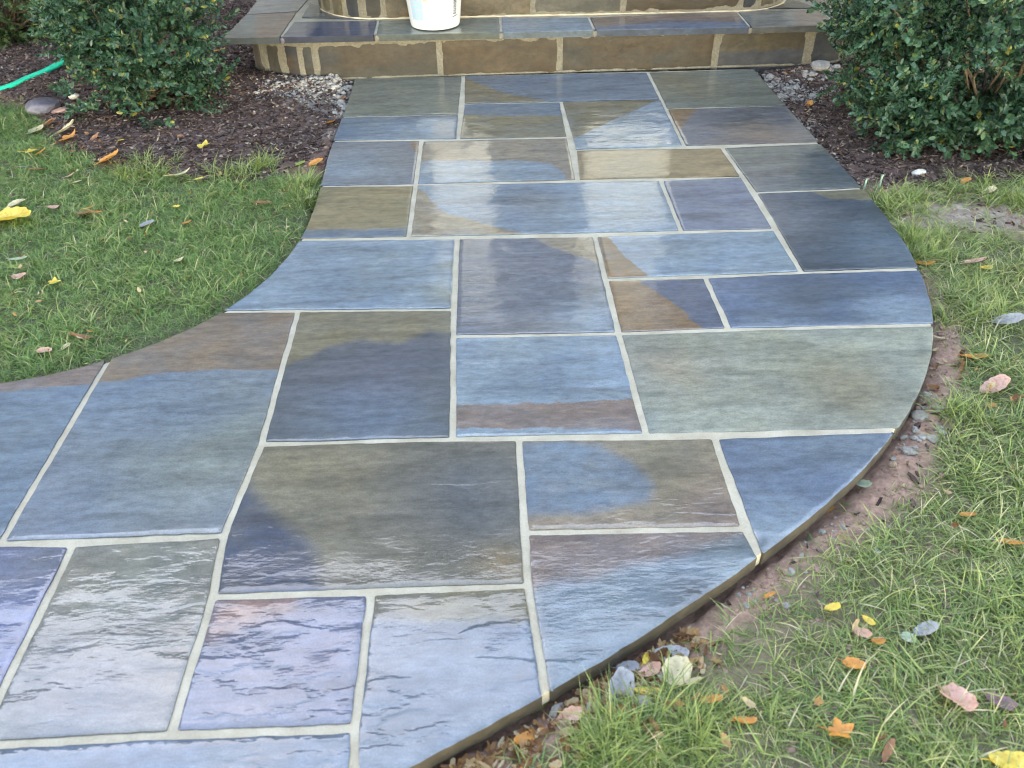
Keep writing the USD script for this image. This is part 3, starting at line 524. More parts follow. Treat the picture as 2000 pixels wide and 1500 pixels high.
def height(xy, F=None):
    inside, rd, ld, bed, bare, lb, rb = F or fields(xy)
    right = rd < ld
    z = np.where(right, -.042, -.024) + (fbm(np.c_[xy * 4, xy[:, 0] * 0], 4, 41) - .5) * .03 + (fbm(np.c_[xy * 22, xy[:, 0] * 0], 3, 42) - .5) * .010
    z = z + bed * ((fbm(np.c_[xy * 14, xy[:, 0] * 0], 4, 43) - .5) * .025)
    z = z + lb * sm(.05, .8, ld) * .02
    near = np.where(right, rd, ld); z = z - np.where(right, .010, .004) * sm(.06, .0, near)
    z = z + .03 * sm(.30, .02, np.abs(xy[:, 1] - YR)) * bed * sm(.02, .1, near)
    far = np.hypot(xy[:, 0], xy[:, 1] - 2.5); z = z - .10 * sm(6, 40, far)
    return np.where(inside > -.002, np.minimum(z, -.075), z)
def axis(lo, hi, a, b, step):
    m = np.arange(lo, hi + step / 2, step); e = lambda L: np.geomspace(step * 1.6, L, 26).cumsum() * (L / np.geomspace(step * 1.6, L, 26).sum())
    return np.r_[lo - e(lo - a)[::-1], m, hi + e(b - hi)]
gx, gy = axis(-3.4, 3.4, -160, 160, .02), axis(.5, 6.3, -160, 160, .02)
X, Y = np.meshgrid(gx, gy); GXY = np.c_[X.ravel(), Y.ravel()]
FG = fields(GXY); GZ = height(GXY, FG)
nx, ny = len(gx), len(gy); I = np.arange(nx * ny).reshape(ny, nx)
gfaces = np.vstack([np.c_[I[:-1, :-1].ravel(), I[:-1, 1:].ravel(), I[1:, 1:].ravel()], np.c_[I[:-1, :-1].ravel(), I[1:, 1:].ravel(), I[1:, :-1].ravel()]])
inside, rd, ld, bed, bare, lb, rb = FG
lawn_soil, mulch_c, bare_c = np.array([.095, .090, .048]), np.array([.105, .066, .056]), np.array([.33, .205, .15])
far = sm(4, 8, np.hypot(GXY[:, 0], GXY[:, 1] - 2.5))[:, None]
rs_ = ((rd < ld) * 1.0)[:, None]; lawn_soil = lawn_soil * (1 - rs_) + np.array([.130, .120, .065]) * rs_
soil = lawn_soil * (1 - bare[:, None]) + bare_c * bare[:, None]
soil = soil * (1 - bed[:, None]) + mulch_c * bed[:, None]
red = (BARE[3] and sm(-.05, .05, sdf(BARE[3][0], GXY)))[:, None]; soil = soil * (1 - red) + np.array([.17, .098, .068]) * red
g2 = sm(-.06, .05, sdf(BARE[0][0], GXY))[:, None]; soil = soil * (1 - g2) + np.array([.30, .24, .19]) * g2
for c_, R_ in (((640, 190), .30), ((600, 155), .22), ((1530, 175), .24), ((1600, 140), .16), ((1560, 245), .12), ((655, 260), .10)):
    d_ = np.linalg.norm(GXY - at(*c_, -.02)[:2], axis=1) / R_; k_ = (sm(1.0, .35, d_ + (fbm(np.c_[GXY * 16, GXY[:, 0] * 0], 4, 71) - .5) * 1.3) * .75)[:, None]; soil = soil * (1 - k_) + np.array([.235, .205, .185]) * k_
soil = soil * (1 - far) + np.array([.075, .10, .04]) * far
gp = obj('ground', (np.c_[GXY, GZ], gfaces), 'ground', None, smooth=True, attrs={'soil': soil}); tag(gp, kind='structure')
from scipy.interpolate import RegularGridInterpolator
gz = RegularGridInterpolator((gy, gx), GZ.reshape(ny, nx), bounds_error=False, fill_value=-.05)
def zat(xy): xy = np.atleast_2d(xy); return gz(xy[:, ::-1])

# ------------------------------------------------------------------ grass
def tuft(n, L, wd, spread, seed, droop):
    r = np.random.default_rng(seed); vs, fs, ts, k = [], [], [], 0
    for _ in range(n):
        a = r.uniform(0, 2*np.pi); l = L * r.uniform(.55, 1.15); w = wd * r.uniform(.7, 1.2); lean = min(1.5, r.uniform(.35, 1.08) * spread); dr = droop * r.uniform(.5, 1.5)
        base = r.normal(size=2) * .010; d = np.array([np.cos(a), np.sin(a)]); tone = np.clip(r.normal(.45, .2), 0, 1); tone = r.uniform(.86, 1) if r.random() < .10 else tone
        tw = r.uniform(-.6, .6); sd = np.array([-d[1], d[0], 0.]) * np.cos(tw) + np.array([0, 0, 1.]) * np.sin(tw)
        p = np.array([*base, 0.]); ang = np.pi/2 - lean
        for i in range(5):
            t = i / 4; ww = w * (1 - t ** 1.6) * .5
            vs += [p - sd * ww, p + sd * ww]; ts += [tone * (.75 + .35 * t)] * 2
            p = p + np.array([*(d * np.cos(ang)), np.sin(ang)]) * l / 4; ang -= dr
        for i in range(4):
            q = k + 2 * i; fs += [[q, q+1, q+3], [q, q+3, q+2]]
        k += 10
    return (np.array(vs), np.array(fs)), np.clip(ts, 0, 1)
protos = []
for s in range(6):
    m, t = tuft(10, .050, .0026, 1.45, 100 + s, .22); protos.append((m, 'lawn_blade', {'tone': t}))
for s in range(6):
    m, t = tuft(8, .075, .0034, 1.4, 200 + s, .26); protos.append((m, 'bright_blade', {'tone': t}))
for s in range(4):
    m, t = tuft(16, .10, .0034, .8, 300 + s, .26); protos.append((m, 'bright_blade', {'tone': t * .8}))
def scatter(n, x0, x1, y0, y1, seed):
    r = np.random.default_rng(seed); return np.c_[r.uniform(x0, x1, n), r.uniform(y0, y1, n)]
def in_view(xy, z=0., m=140):
    c = (CB.T @ (np.c_[xy, np.full(len(xy), z)] - EYE).T); u, v = CX + FPX * c[0] / c[2], CY - FPX * c[1] / c[2]
    return (c[2] > .1) & (u > -m) & (u < 2000 + m) & (v > -m) & (v < 1500 + m)
xy = np.vstack([scatter(90000, -3.6, -.2, 1.6, 4.6, 1), scatter(76000, -.4, 3.4, .45, 4.0, 2)])
xy = xy[in_view(xy, 0, 260)]
F = fields(xy); r = np.random.default_rng(9)
isr = F[1] < F[2]
dens = (1 - F[3]) * (1 - F[4] * .97) * np.where(isr, .52 + .48 * sm(.40, .60, fbm(np.c_[xy * 9, xy[:, 0] * 0], 3, 51)), .75 + .25 * sm(.3, .6, fbm(np.c_[xy * 9, xy[:, 0] * 0], 3, 52)))
keep = (r.random(len(xy)) < dens) & (F[0] < -.004); xy, F, isr = xy[keep], tuple(a[keep] for a in F), isr[keep]
n = len(xy); near = np.where(isr, F[1], F[2])
big = fbm(np.c_[xy * 5, xy[:, 0] * 0], 2, 55)
idx = np.where(isr, np.where(r.random(n) < .8, r.integers(6, 12, n), r.integers(0, 6, n)), np.where(r.random(n) < .88, r.integers(0, 6, n), r.integers(6, 12, n)))
sc = r.uniform(.65, 1.2, n) * np.where(isr, .86, .80) * np.where(near < .05, .8, 1.0) * (.75 + .5 * big)
yaw = r.uniform(0, 2*np.pi, n); tilt = q_axis(np.c_[r.normal(size=n), r.normal(size=n), np.zeros(n)], r.normal(0, .25, n))
gpos = np.c_[xy, zat(xy) - .004]
# stronger clumps the photo shows along the right edge
cl = []
for u, v, k, R in [(1745, 400, 60, .10), (1790, 470, 60, .08), (1810, 500, 25, .05), (1900, 360, 30, .12), (1980, 395, 40, .10), (1880, 600, 50, .12), (1900, 820, 30, .08), (590, 370, 40, .06), (600, 400, 30, .05), (480, 340, 40, .12), (280, 345, 40, .10), (1240, 1440, 50, .05), (1180, 1480, 40, .05), (1350, 1420, 50, .06)]:
    c = at(u, v, -.03)[:2]; cl.append(c + r.normal(size=(k, 2)) * R * .6)
cl = np.vstack(cl); cl = cl[sdf(OUTLINE, cl) < -.01]; m_ = len(cl)
gpos = np.vstack([gpos, np.c_[cl, zat(cl) - .004]]); idx = np.r_[idx, r.integers(6, 16, m_)]; sc = np.r_[sc, r.uniform(.7, 1.05, m_)]
yaw = np.r_[yaw, r.uniform(0, 6.28, m_)]; tilt = np.vstack([tilt, q_axis(np.c_[r.normal(size=m_), r.normal(size=m_), np.zeros(m_)], r.normal(0, .25, m_))])
gr = instancer('/World/grass', protos, idx, gpos, q_mul(tilt, q_axis([0, 0, 1], yaw)), np.repeat(sc[:, None], 3, 1))
tag(gr, 'green lawn grass growing on both sides of the curved path', 'grass', kind='stuff')

# ------------------------------------------------------------------ mulch, rubble, litter
def chip(seed):
    r = np.random.default_rng(seed); m = trimesh.creation.box([r.uniform(.012, .034), r.uniform(.004, .010), r.uniform(.002, .005)]).subdivide()
    v = np.array(m.vertices); v += r.normal(size=v.shape) * .0016; v[:, 1] *= 1 - .5 * np.abs(v[:, 0]) / np.abs(v[:, 0]).max()
    return (v, np.array(m.faces)), np.full(len(v), np.clip(r.normal(.48, .26), 0, 1))
protos = [(m, 'mulch_chip', {'tone': t}) for m, t in (chip(s) for s in range(14))]
xy = np.vstack([scatter(52000, -4.2, -.4, 2.9, 6.0, 3), scatter(40000, 1.0, 4.0, 2.6, 5.6, 4), scatter(30000, -.3, 2.0, .5, 2.6, 44)]); xy = xy[in_view(xy, 0, 120)]
F = fields(xy); r = np.random.default_rng(10); keep = (r.random(len(xy)) < np.maximum(F[3] * (1 - .92 * F[4]),   .05 * F[4])) & (F[0] < -.01); xy = xy[keep]; n = len(xy)
q = q_mul(q_axis([0, 0, 1], r.uniform(0, 6.28, n)), q_axis(np.c_[r.normal(size=n), r.normal(size=n), np.zeros(n)], r.normal(0, .45, n)))
mu = instancer('/World/mulch', protos, r.integers(0, 14, n), np.c_[xy, zat(xy) + r.uniform(0, .006, n)], q, np.repeat(r.uniform(.5, 1.15, n)[:, None], 3, 1))
tag(mu, 'dark brown bark mulch in the beds under the shrubs', 'mulch', kind='stuff')
def lump(seed, flat=.6, sub=1, amp=.5):
    r = np.random.default_rng(seed); m = trimesh.creation.icosphere(sub, 1.0); v = np.array(m.vertices)
    v *= (1 + amp * (fbm(v * 1.3 + seed * 5.1, 3, seed)[:, None] - .5) * 2) * [1, r.uniform(.6, .95), flat]
    return v, np.array(m.faces)
protos = [(lump(s, .6, 2), 'rubble', None) for s in range(8)]
pts, ss = [], []
r = np.random.default_rng(11)
for c, R, k, big_ in [((640, 175), (.26, .16), 1500, 1), ((600, 150), (.16, .06), 160, 1.3), ((668, 215), (.07, .16), 160, .8), ((1530, 170), (.16, .16), 1000, 1), ((1500, 150), (.07, .08), 160, 1), ((1600, 140), (.10, .05), 60, 1.8), ((1570, 235), (.12, .12), 160, .8), ((1610, 300), (.08, .10), 50, .8), ((560, 185), (.3, .12), 180, .7), ((150, 225), (.16, .10), 140, .7), ((1990, 300), (.3, .1), 60, .6), ((1230, 1345), (.10, .06), 90, 1.1), ((1800, 760), (.03, .12), 60, 1.1), ((1790, 850), (.05, .06), 50, 1), ((1480, 1120), (.10, .06), 40, .8), ((1640, 1010), (.08, .08), 50, .8)]:
    p = at(*c, -.02)[:2] + r.normal(size=(k, 2)) * np.array(R) * .6; pts.append(p); ss.append(np.minimum(r.lognormal(-5.6, .6, k), .022) * big_)
p = np.vstack(pts); s = np.concatenate(ss); k = (sdf(OUTLINE, p) < -.008) & (p[:, 1] < YR + .02); p, s = p[k], s[k]; n = len(p)
rb_ = instancer('/World/rubble', protos, r.integers(0, 8, n), np.c_[p, zat(p) + s * .25], q_axis([0, 0, 1], r.uniform(0, 6.28, n)), np.repeat(s[:, None], 3, 1))
tag(rb_, 'pale crumbs of spilt mortar and stone chips beside the steps and path', 'rubble', kind='stuff')

protos = [(lump(s + 40, .65, 1), 'clod', None) for s in range(6)]
xy = np.vstack([scatter(60000, -.2, 2.6, .5, 3.4, 71), scatter(9000, -1.6, -.5, 2.6, 4.2, 72)]); xy = xy[in_view(xy, 0, 40)]; F = fields(xy); r = np.random.default_rng(73)
k = (F[0] < -.01) & (r.random(len(xy)) < np.clip(F[4], 0, 1) * .5 * (.3 + fbm(np.c_[xy * 12, xy[:, 0] * 0], 3, 74))); xy = xy[k]; n = len(xy); s = np.minimum(r.lognormal(-5.9, .6, n), .012)
cr = instancer('/World/soil_crumbs', protos, r.integers(0, 6, n), np.c_[xy, zat(xy) + s * .2], q_axis([0, 0, 1], r.uniform(0, 6.28, n)), np.repeat(s[:, None], 3, 1))
tag(cr, 'crumbs of reddish brown soil on the bare strip along the path', 'soil', kind='stuff')

# ------------------------------------------------------------------ fallen leaves
def leaf_mesh(shape, L, curl, seed, stem=.35):
    """a dry leaf lying along +x: blade with folded midrib and curled rim, and its stalk"""
    r = np.random.default_rng(seed)
    if shape == 'maple':
        rad = lambda a: (.54 + .46 * abs(((a * 5 / (2 * np.pi) + .5) % 1) * 2 - 1) ** .9) * (.80 + .20 * np.cos(a)); asp = .9
    elif shape == 'round': rad = lambda a: .9 + .1 * np.cos(a); asp = .85
    elif shape == 'narrow': rad = lambda a: 1 / np.sqrt(np.cos(a) ** 2 + (np.sin(a) / .30) ** 2) ; asp = 1
    else: rad = lambda a: (1 / np.sqrt(np.cos(a) ** 2 + (np.sin(a) / .56) ** 2)) * (1 + .10 * np.cos(a)); asp = 1
    na, nr = 40, 7; A = np.linspace(-np.pi, np.pi, na, endpoint=False); V = [[0, 0, 0]]; w = r.uniform(-1, 1, 4)
    for i in range(1, nr + 1):
        for a in A:
            q = i / nr * rad(a) * (1 + (.05 * np.sin(9 * a + seed) + .07 * (fbm(np.array([[a * 2.2 + 9, seed * 3.1, 0]]), 2, 5)[0] - .5)) * (i == nr)); V.append([q * np.cos(a), q * np.sin(a) * asp, 0])
    V = np.array(V); x, y = V[:, 0], V[:, 1]
    V[:, 2] = 1.4 * curl * (.55 * np.abs(y) ** 1.3 * (1 + .5 * w[0]) + .30 * (x + w[1] * .3) ** 2 + .22 * np.sin(3 * x + 2 * y + 5 * w[2]) * np.hypot(x, y) ** 2) + .05 * (np.abs(y) - .2 * np.abs(y) ** .5)
    F = [[0, 1 + k, 1 + (k + 1) % na] for k in range(na)]
    for i in range(nr - 1):
        for k in range(na):
            a, b = 1 + i * na + k, 1 + i * na + (k + 1) % na; F += [[a, a + na, b + na], [a, b + na, b]]
    V *= L / 2; V[:, 2] -= V[:, 2].min()
    st = np.linspace(0, 1, 6)[:, None]; z0 = V[0, 2]
    sp = np.c_[-L * .3 - st * L * stem, st ** 2 * L * .10 * w[3], z0 + .002 + st * L * .08 * abs(w[0])]
    return join([(V, np.array(F)), tube(sp, np.linspace(.0012, .0007, 6) * (L / .06), 5)])
LEAVES = [  # u, v, length in px, shape, material, heading (deg), curl, lift, label
 (22,428,78,'oval','leaf_yellow',-20,.7,.045,'large bright yellow leaf on the lawn at the left edge of the photo'),
 (396,287,36,'maple','leaf_yellow',40,.5,.02,'yellow lobed leaf alone on the dark mulch below the left shrub'),
 (130,272,44,'maple','leaf_orange',10,.6,.03,'golden orange leaf in the clump at the tip of the left mulch bed'),
 (70,256,34,'round','leaf_cream',0,.5,.03,'round cream leaf at the left end of the clump beside the mulch bed'),
 (128,254,40,'oval','leaf_cream',20,.5,.03,'pale cream leaf lying above the golden leaf at the bed tip'),
 (95,243,32,'oval','leaf_brown',-15,.6,.03,'reddish brown leaf at the top of the clump near the dark flat stone'),
 (181,275,30,'oval','leaf_brown',35,.6,.02,'small brown upright leaf just right of the golden leaf'),
 (213,311,42,'oval','leaf_orange',0,.6,.025,'rust orange leaf where the left lawn meets the mulch'),
 (350,342,40,'narrow','leaf_cream',25,.7,.03,'long cream leaf on the grass edge below the yellow lobed leaf'),
 (233,275,20,'oval','leaf_yellow',-30,.4,.015,'small yellow green leaf on the mulch under the left shrub'),
 (388,350,16,'oval','leaf_yellow',0,.4,.03,'tiny bright yellow leaf at the mulch edge by the long cream leaf'),
 (57,296,26,'maple','leaf_yellow',0,.4,.04,'pale yellow lobed leaf on the upper left lawn'),
 (80,297,18,'oval','leaf_orange',15,.5,.04,'small orange leaf right beside the pale yellow lobed leaf'),
 (49,326,24,'narrow','leaf_grey',0,.4,.04,'silvery grey narrow leaf on the upper left lawn'),
 (73,331,26,'narrow','leaf_brown',10,.5,.04,'dark brown narrow leaf beside the silvery grey leaf'),
 (136,344,20,'oval','leaf_pink',0,.4,.04,'small salmon pink leaf in the middle of the upper left lawn'),
 (150,356,20,'oval','leaf_cream',-10,.4,.04,'little whitish leaf just below the small salmon leaf'),
 (30,400,32,'oval','leaf_cream',20,.5,.04,'buff leaf on the lawn directly above the large yellow leaf'),
 (103,405,20,'oval','leaf_pink',-10,.4,.04,'small pinkish leaf on the lawn right of the buff leaf'),
 (172,407,22,'narrow','leaf_orange',0,.4,.045,'upper of two thin orange leaves on the left lawn'),
 (188,414,18,'narrow','leaf_orange',15,.4,.045,'lower of two thin orange leaves on the left lawn'),
 (166,418,34,'oval','leaf_brown',0,.4,.035,'dull brown leaf sunk in the grass under the two thin orange leaves'),
 (285,438,30,'oval','leaf_grey',15,.3,.045,'pale grey leaf in the centre of the left lawn'),
 (364,436,22,'oval','leaf_orange',-15,.5,.045,'small rusty leaf on the lawn right of the pale grey leaf'),
 (515,396,34,'narrow','leaf_brown',15,.5,.045,'dark red brown leaf on the lawn near the inner curve of the path'),
 (603,387,18,'oval','leaf_cream',60,.4,.045,'small buff leaf at the path edge beside the grass clump'),
 (616,318,28,'oval','leaf_orange',10,.5,.02,'orange leaf on bare soil touching the left edge of the path'),
 (585,320,20,'oval','leaf_green',25,.3,.015,'small green leaf on the bare soil left of the path'),
 (645,240,24,'oval','leaf_orange',-30,.5,.02,'orange brown leaf on the pale crumbs left of the path'),
 (667,193,20,'oval','leaf_brown',40,.5,.02,'dark red leaf against the top left edge of the path'),
 (425,100,26,'oval','leaf_orange',10,.5,.02,'orange leaf on the mulch between the left shrub and the step'),
 (352,268,14,'round','leaf_brown',0,.5,.015,'tiny rusty leaf on the mulch above the yellow lobed leaf'),
 (37,540,30,'oval','leaf_pink',-20,.4,.045,'light tan pink leaf on the middle of the left lawn'),
 (104,552,26,'maple','leaf_yellow',60,.5,.045,'golden leaf standing on the left lawn below the tan pink leaf'),
 (36,505,28,'narrow','leaf_pale_green',15,.3,.05,'pale green narrow leaf at the left of the lawn'),
 (350,508,22,'oval','leaf_cream',-15,.4,.045,'small cream leaf on the lawn above the inner curve'),
 (160,658,38,'narrow','leaf_brown',-8,.5,.045,'dark red brown narrow leaf low on the left lawn'),
 (85,685,26,'oval','leaf_pink',0,.4,.04,'pinkish tan leaf near the lower left path edge'),
 (128,678,20,'round','leaf_cream',20,.4,.045,'round cream leaf near the lower left path edge'),
 (344,403,12,'oval','leaf_yellow',0,.4,.045,'tiny yellow leaf on the left lawn'),
 (1580,207,22,'oval','leaf_orange',55,.7,.02,'bright orange leaf on the mulch beside the top right of the path'),
 (1886,355,20,'round','leaf_orange',0,.5,.03,'small round orange leaf at the edge of the right mulch bed'),
 (1930,375,26,'oval','leaf_cream',20,.5,.035,'cream leaf on sparse grass below the right shrub'),
 (1974,383,14,'oval','leaf_yellow',0,.4,.03,'small yellow leaf near the right edge on sparse grass'),
 (1800,514,44,'narrow','leaf_orange',-20,.5,.03,'dull orange leaf leaning on the right edge of the path'),
 (1905,510,40,'narrow','leaf_pink',10,.5,.04,'coral pink narrow leaf in the grass on the right'),
 (1925,524,20,'oval','leaf_yellow',0,.4,.04,'small yellow leaf just below the coral pink leaf'),
 (1968,626,50,'oval','leaf_grey',-25,.3,.045,'whitish grey leaf in the grass at the right edge of the photo'),
 (1905,697,50,'narrow','leaf_orange',-8,.5,.04,'salmon orange narrow leaf in the right grass below the whitish leaf'),
 (1940,756,54,'oval','leaf_pink',20,.4,.035,'faded salmon patch of leaf in the right grass'),
 (1835,660,24,'narrow','leaf_cream',0,.3,.025,'small white leaf on soil near the widest point of the path'),
 (1683,946,34,'oval','leaf_pale_green',-50,.5,.03,'pale green upright leaf on the soil by the right path edge'),
 (1612,996,40,'narrow','leaf_orange',25,.5,.02,'orange brown leaf lying against the right side of the path'),
 (1545,1046,20,'oval','leaf_orange',10,.5,.02,'small orange leaf in the gap along the right path edge'),
 (1503,1162,30,'narrow','leaf_orange',30,.5,.025,'peach coloured leaf on the soil strip right of the path'),
 (1625,1187,28,'oval','leaf_yellow',0,.4,.045,'small bright yellow leaf in the middle of the right grass'),
 (1695,1212,24,'oval','leaf_yellow',-50,.4,.045,'ochre leaf in the grass right of the small bright yellow leaf'),
 (1684,1236,30,'oval','leaf_pink',-40,.4,.04,'pinkish leaf in the grass below the ochre leaf'),
 (1713,1253,24,'oval','leaf_orange',0,.5,.045,'small red orange leaf in the grass near the grey leaf'),
 (1807,1230,44,'oval','leaf_grey',10,.3,.05,'silvery blue grey leaf in the right grass'),
 (1773,1246,28,'round','leaf_pale_green',-40,.4,.045,'round whitish leaf just left of the silvery grey leaf'),
 (1666,1297,38,'oval','leaf_orange',-30,.7,.05,'curled orange leaf in the lower right grass'),
 (1866,1367,62,'round','leaf_pink',-60,.8,.05,'large pink curled leaf in the lower right grass'),
 (1950,1370,44,'oval','leaf_purple',-35,.5,.045,'dark purple leaf right of the large pink leaf'),
 (1637,1430,60,'maple','leaf_orange',-35,.7,.05,'large orange lobed leaf near the bottom right of the photo'),
 (1968,1490,66,'oval','leaf_yellow',-10,.6,.05,'large yellow leaf at the bottom right corner'),
 (1735,1465,44,'narrow','leaf_brown',50,.5,.04,'brown narrow leaf in the grass left of the bottom right corner'),
 (1322,1316,66,'round','leaf_cream',60,.8,.03,'large cream curled leaf in the leaf pile by the path'),
 (1212,1352,80,'oval','leaf_grey',70,.3,.02,'large whitish leaf lying flat in the leaf pile by the path'),
 (1310,1278,60,'oval','leaf_grey',-10,.3,.02,'lilac grey leaf above the cream leaf in the leaf pile'),
 (1268,1312,44,'oval','leaf_pink',10,.6,.025,'peach leaf between the whitish and cream leaves in the pile'),
 (1262,1285,40,'narrow','leaf_yellow',60,.6,.03,'mustard yellow leaf standing against the path side'),
 (1292,1226,38,'narrow','leaf_green',25,.5,.03,'yellow green leaf stuck to the side of the path'),
 (1265,1350,50,'narrow','leaf_yellow',-5,.5,.025,'golden leaf below the cream leaf in the pile'),
 (1200,1390,60,'narrow','leaf_orange',15,.6,.02,'orange brown leaf at the lower end of the leaf pile'),
 (1060,1374,44,'narrow','leaf_green',50,.5,.02,'dark green leaf at the foot of the path edge'),
 (1110,1400,50,'oval','leaf_pink',20,.4,.015,'faded pink leaf low in the leaf pile'),
 (1030,1440,64,'narrow','leaf_orange',28,.5,.012,'long rust leaf along the bottom of the path edge'),
 (1225,1305,46,'oval','leaf_grey',0,.3,.02,'greyish violet leaf beside the mustard leaf in the pile'),
 (1150,1350,40,'narrow','leaf_brown',35,.6,.02,'dark brown leaf against the path side above the pile'),
 (1390,1366,44,'narrow','leaf_orange',0,.5,.04,'thin orange leaf in the grass right of the leaf pile'),
 (1455,1408,46,'narrow','leaf_orange',5,.5,.04,'thin peach leaf lower in the grass right of the leaf pile'),
 (1230,1488,30,'narrow','leaf_orange',80,.5,.04,'orange leaf standing in the grass at the bottom edge'),
 (1975,1060,40,'narrow','leaf_orange',-12,.5,.045,'orange leaf at the right edge halfway down the right grass'),
 (1890,1005,30,'narrow','leaf_orange',0,.5,.045,'upper orange leaf in the thin grass on the right'),
]
for k, (u, v, L, shape, mat, hd, curl, lift, label) in enumerate(LEAVES):
    c = at(u, v, -.02); z = float(zat(c[:2])[0]) + lift * .34; c = at(u, v, z)
    s = L * np.linalg.norm(c - EYE) / FPX * 1.02
    p = obj('fallen_leaf', leaf_mesh(shape, s, curl * .8, k), mat, None, smooth=True); x = UsdGeom.Xformable(p)
    x.AddTranslateOp().Set(Gf.Vec3d(*map(float, c))); x.AddRotateZOp().Set(float(hd)); x.AddRotateXYZOp().Set(Gf.Vec3f(float(RNG.normal() * 8), float(RNG.normal() * 8) - (12 if shape != 'narrow' else 0), 0))
    tag(p, label, 'leaf')
protos = [(leaf_mesh(s_, .022, .8, 300 + k, .3), 'litter', {'tone': np.full(len(leaf_mesh(s_, .022, .8, 300 + k, .3)[0]), t)}) for k, (s_, t) in enumerate([('oval', .15), ('narrow', .5), ('oval', .8), ('narrow', .95), ('narrow', .3), ('maple', .6)])]
xy = np.vstack([scatter(2600, -3.2, -.4, 1.8, 5.2, 13), scatter(2600, 0, 3.2, .5, 4.6, 14)]); xy = xy[in_view(xy, 0, 60)]; r = np.random.default_rng(12)
pile = np.vstack([at(1190, 1375, -.03)[:2] + r.normal(size=(90, 2)) * [.09, .04], np.array([right_line.interpolate(t_).coords[0] for t_ in r.uniform(right_line.project(Point(at(1330, 1195)[:2])), right_line.project(Point(at(850, 1470)[:2])), 420)]) + np.array([.74, -.67]) * np.abs(r.normal(.012, .045, (420, 1))) + r.normal(size=(420, 2)) * .006, at(1820, 690, -.03)[:2] + r.normal(size=(40, 2)) * [.05, .10]]); F = fields(xy); xy = np.vstack([xy[(F[0] < -.015) & (r.random(len(xy)) < .30 + .25 * F[3])], pile]); xy = xy[sdf(OUTLINE, xy) < -.012]
n = len(xy); q = q_mul(q_axis([0, 0, 1], r.uniform(0, 6.28, n)), q_axis(np.c_[r.normal(size=n), r.normal(size=n), np.zeros(n)], r.normal(0, .4, n)))
FF = fields(xy)
lt = instancer('/World/leaf_litter', protos, r.integers(0, 6, n), np.c_[xy, zat(xy) + np.where((FF[3] < .3) & (FF[4] < .3), r.uniform(.008, .03, n), r.uniform(.002, .008, n))], q, np.repeat((r.uniform(.35, 1.0, n) * np.where(np.arange(n) >= n - len(pile) + 30, 1.5, 1.0))[:, None], 3, 1))
tag(lt, 'small scraps of dry leaves scattered over lawn and mulch', 'leaf litter', kind='stuff')

# ------------------------------------------------------------------ loose stones, stakes, hose
def pebble(u, v, px, mat, flat, seed, label, lift=.3, name='loose_stone', rot=0.):
    c = at(u, v, -.02); z = float(zat(c[:2])[0]); c = at(u, v, z); s = px / 2 * np.linalg.norm(c - EYE) / FPX
    vv, ff = lump(seed, flat, 2, .38); p = obj(name, (vv * s, ff), mat, None, smooth=24)
    x = UsdGeom.Xformable(p); x.AddTranslateOp().Set(Gf.Vec3d(c[0], c[1], z + s * flat * lift)); x.AddRotateZOp().Set(rot); tag(p, label, 'stone')
pebble(1795, 340, 25, 'pale_stone', .55, 3, 'pale round stone on the mulch below the right shrub')
pebble(88, 215, 52, 'dark_stone', .5, 4, 'dark violet grey flat stone at the tip of the left mulch bed', .5, rot=30)
pebble(145, 190, 16, 'pale_stone', .6, 5, 'small cream pebble at the foot of the left shrub')
pebble(1795, 815, 30, 'rubble', .6, 6, 'light grey stone chip beside the right edge of the path')
pebble(1775, 812, 24, 'dark_stone', .6, 7, 'dark stone chip tucked against the right edge of the path')
pebble(118, 218, 30, 'leaf_pink', .3, 8, 'flat pinkish stone flake beside the dark flat stone')
pebble(1603, 133, 34, 'rubble', .6, 9, 'largest pale mortar lump against the right end of the lower riser')
pebble(575, 140, 34, 'rubble', .55, 12, 'largest pale mortar lump against the left end of the lower riser')
for (u, v, vt, lab) in ((1686, 372, 350, 'thin green grey stake at the corner of the path near the right bed'), (1717, 366, 342, 'thin green grey stake standing free on the soil near the right bed')):
    b = at(u, v, -.03); t = aty(u + 7, vt, b[1]); st = root('stake', (b[0], b[1], b[2])); d = t - b
    sh = obj('shaft', tube([(0, 0, -.02), d * .5, d], .0035, 6), 'stake', st); obj('cap', tube([d, d * 1.04], .005, 6), 'stake', st); tag(st, lab, 'stake')
HP = [(-260, 260), (-120, 218), (-40, 202), (2, 190), (24, 183), (42, 175), (60, 166), (80, 158), (102, 147), (122, 135), (142, 122), (170, 106), (202, 88), (240, 70), (280, 55)]
hp = np.array([[*at(u, v, -.01)[:2], 0] for u, v in HP]); hp[:, 2] = np.polyval(np.polyfit(hp[:, 0], zat(hp[:, :2]), 2), hp[:, 0]) + .018
from scipy.interpolate import CubicSpline
tt = np.r_[0, np.cumsum(np.linalg.norm(np.diff(hp, axis=0), axis=1))]; hs = CubicSpline(tt, hp)(np.linspace(0, tt[-1], 140))
hose = root('garden_hose'); kk = 54
obj('tube', tube(hs, .014, 12), 'hose_rubber', hose, smooth=60); tag(hose, 'turquoise green garden hose running behind the left shrub', 'hose')

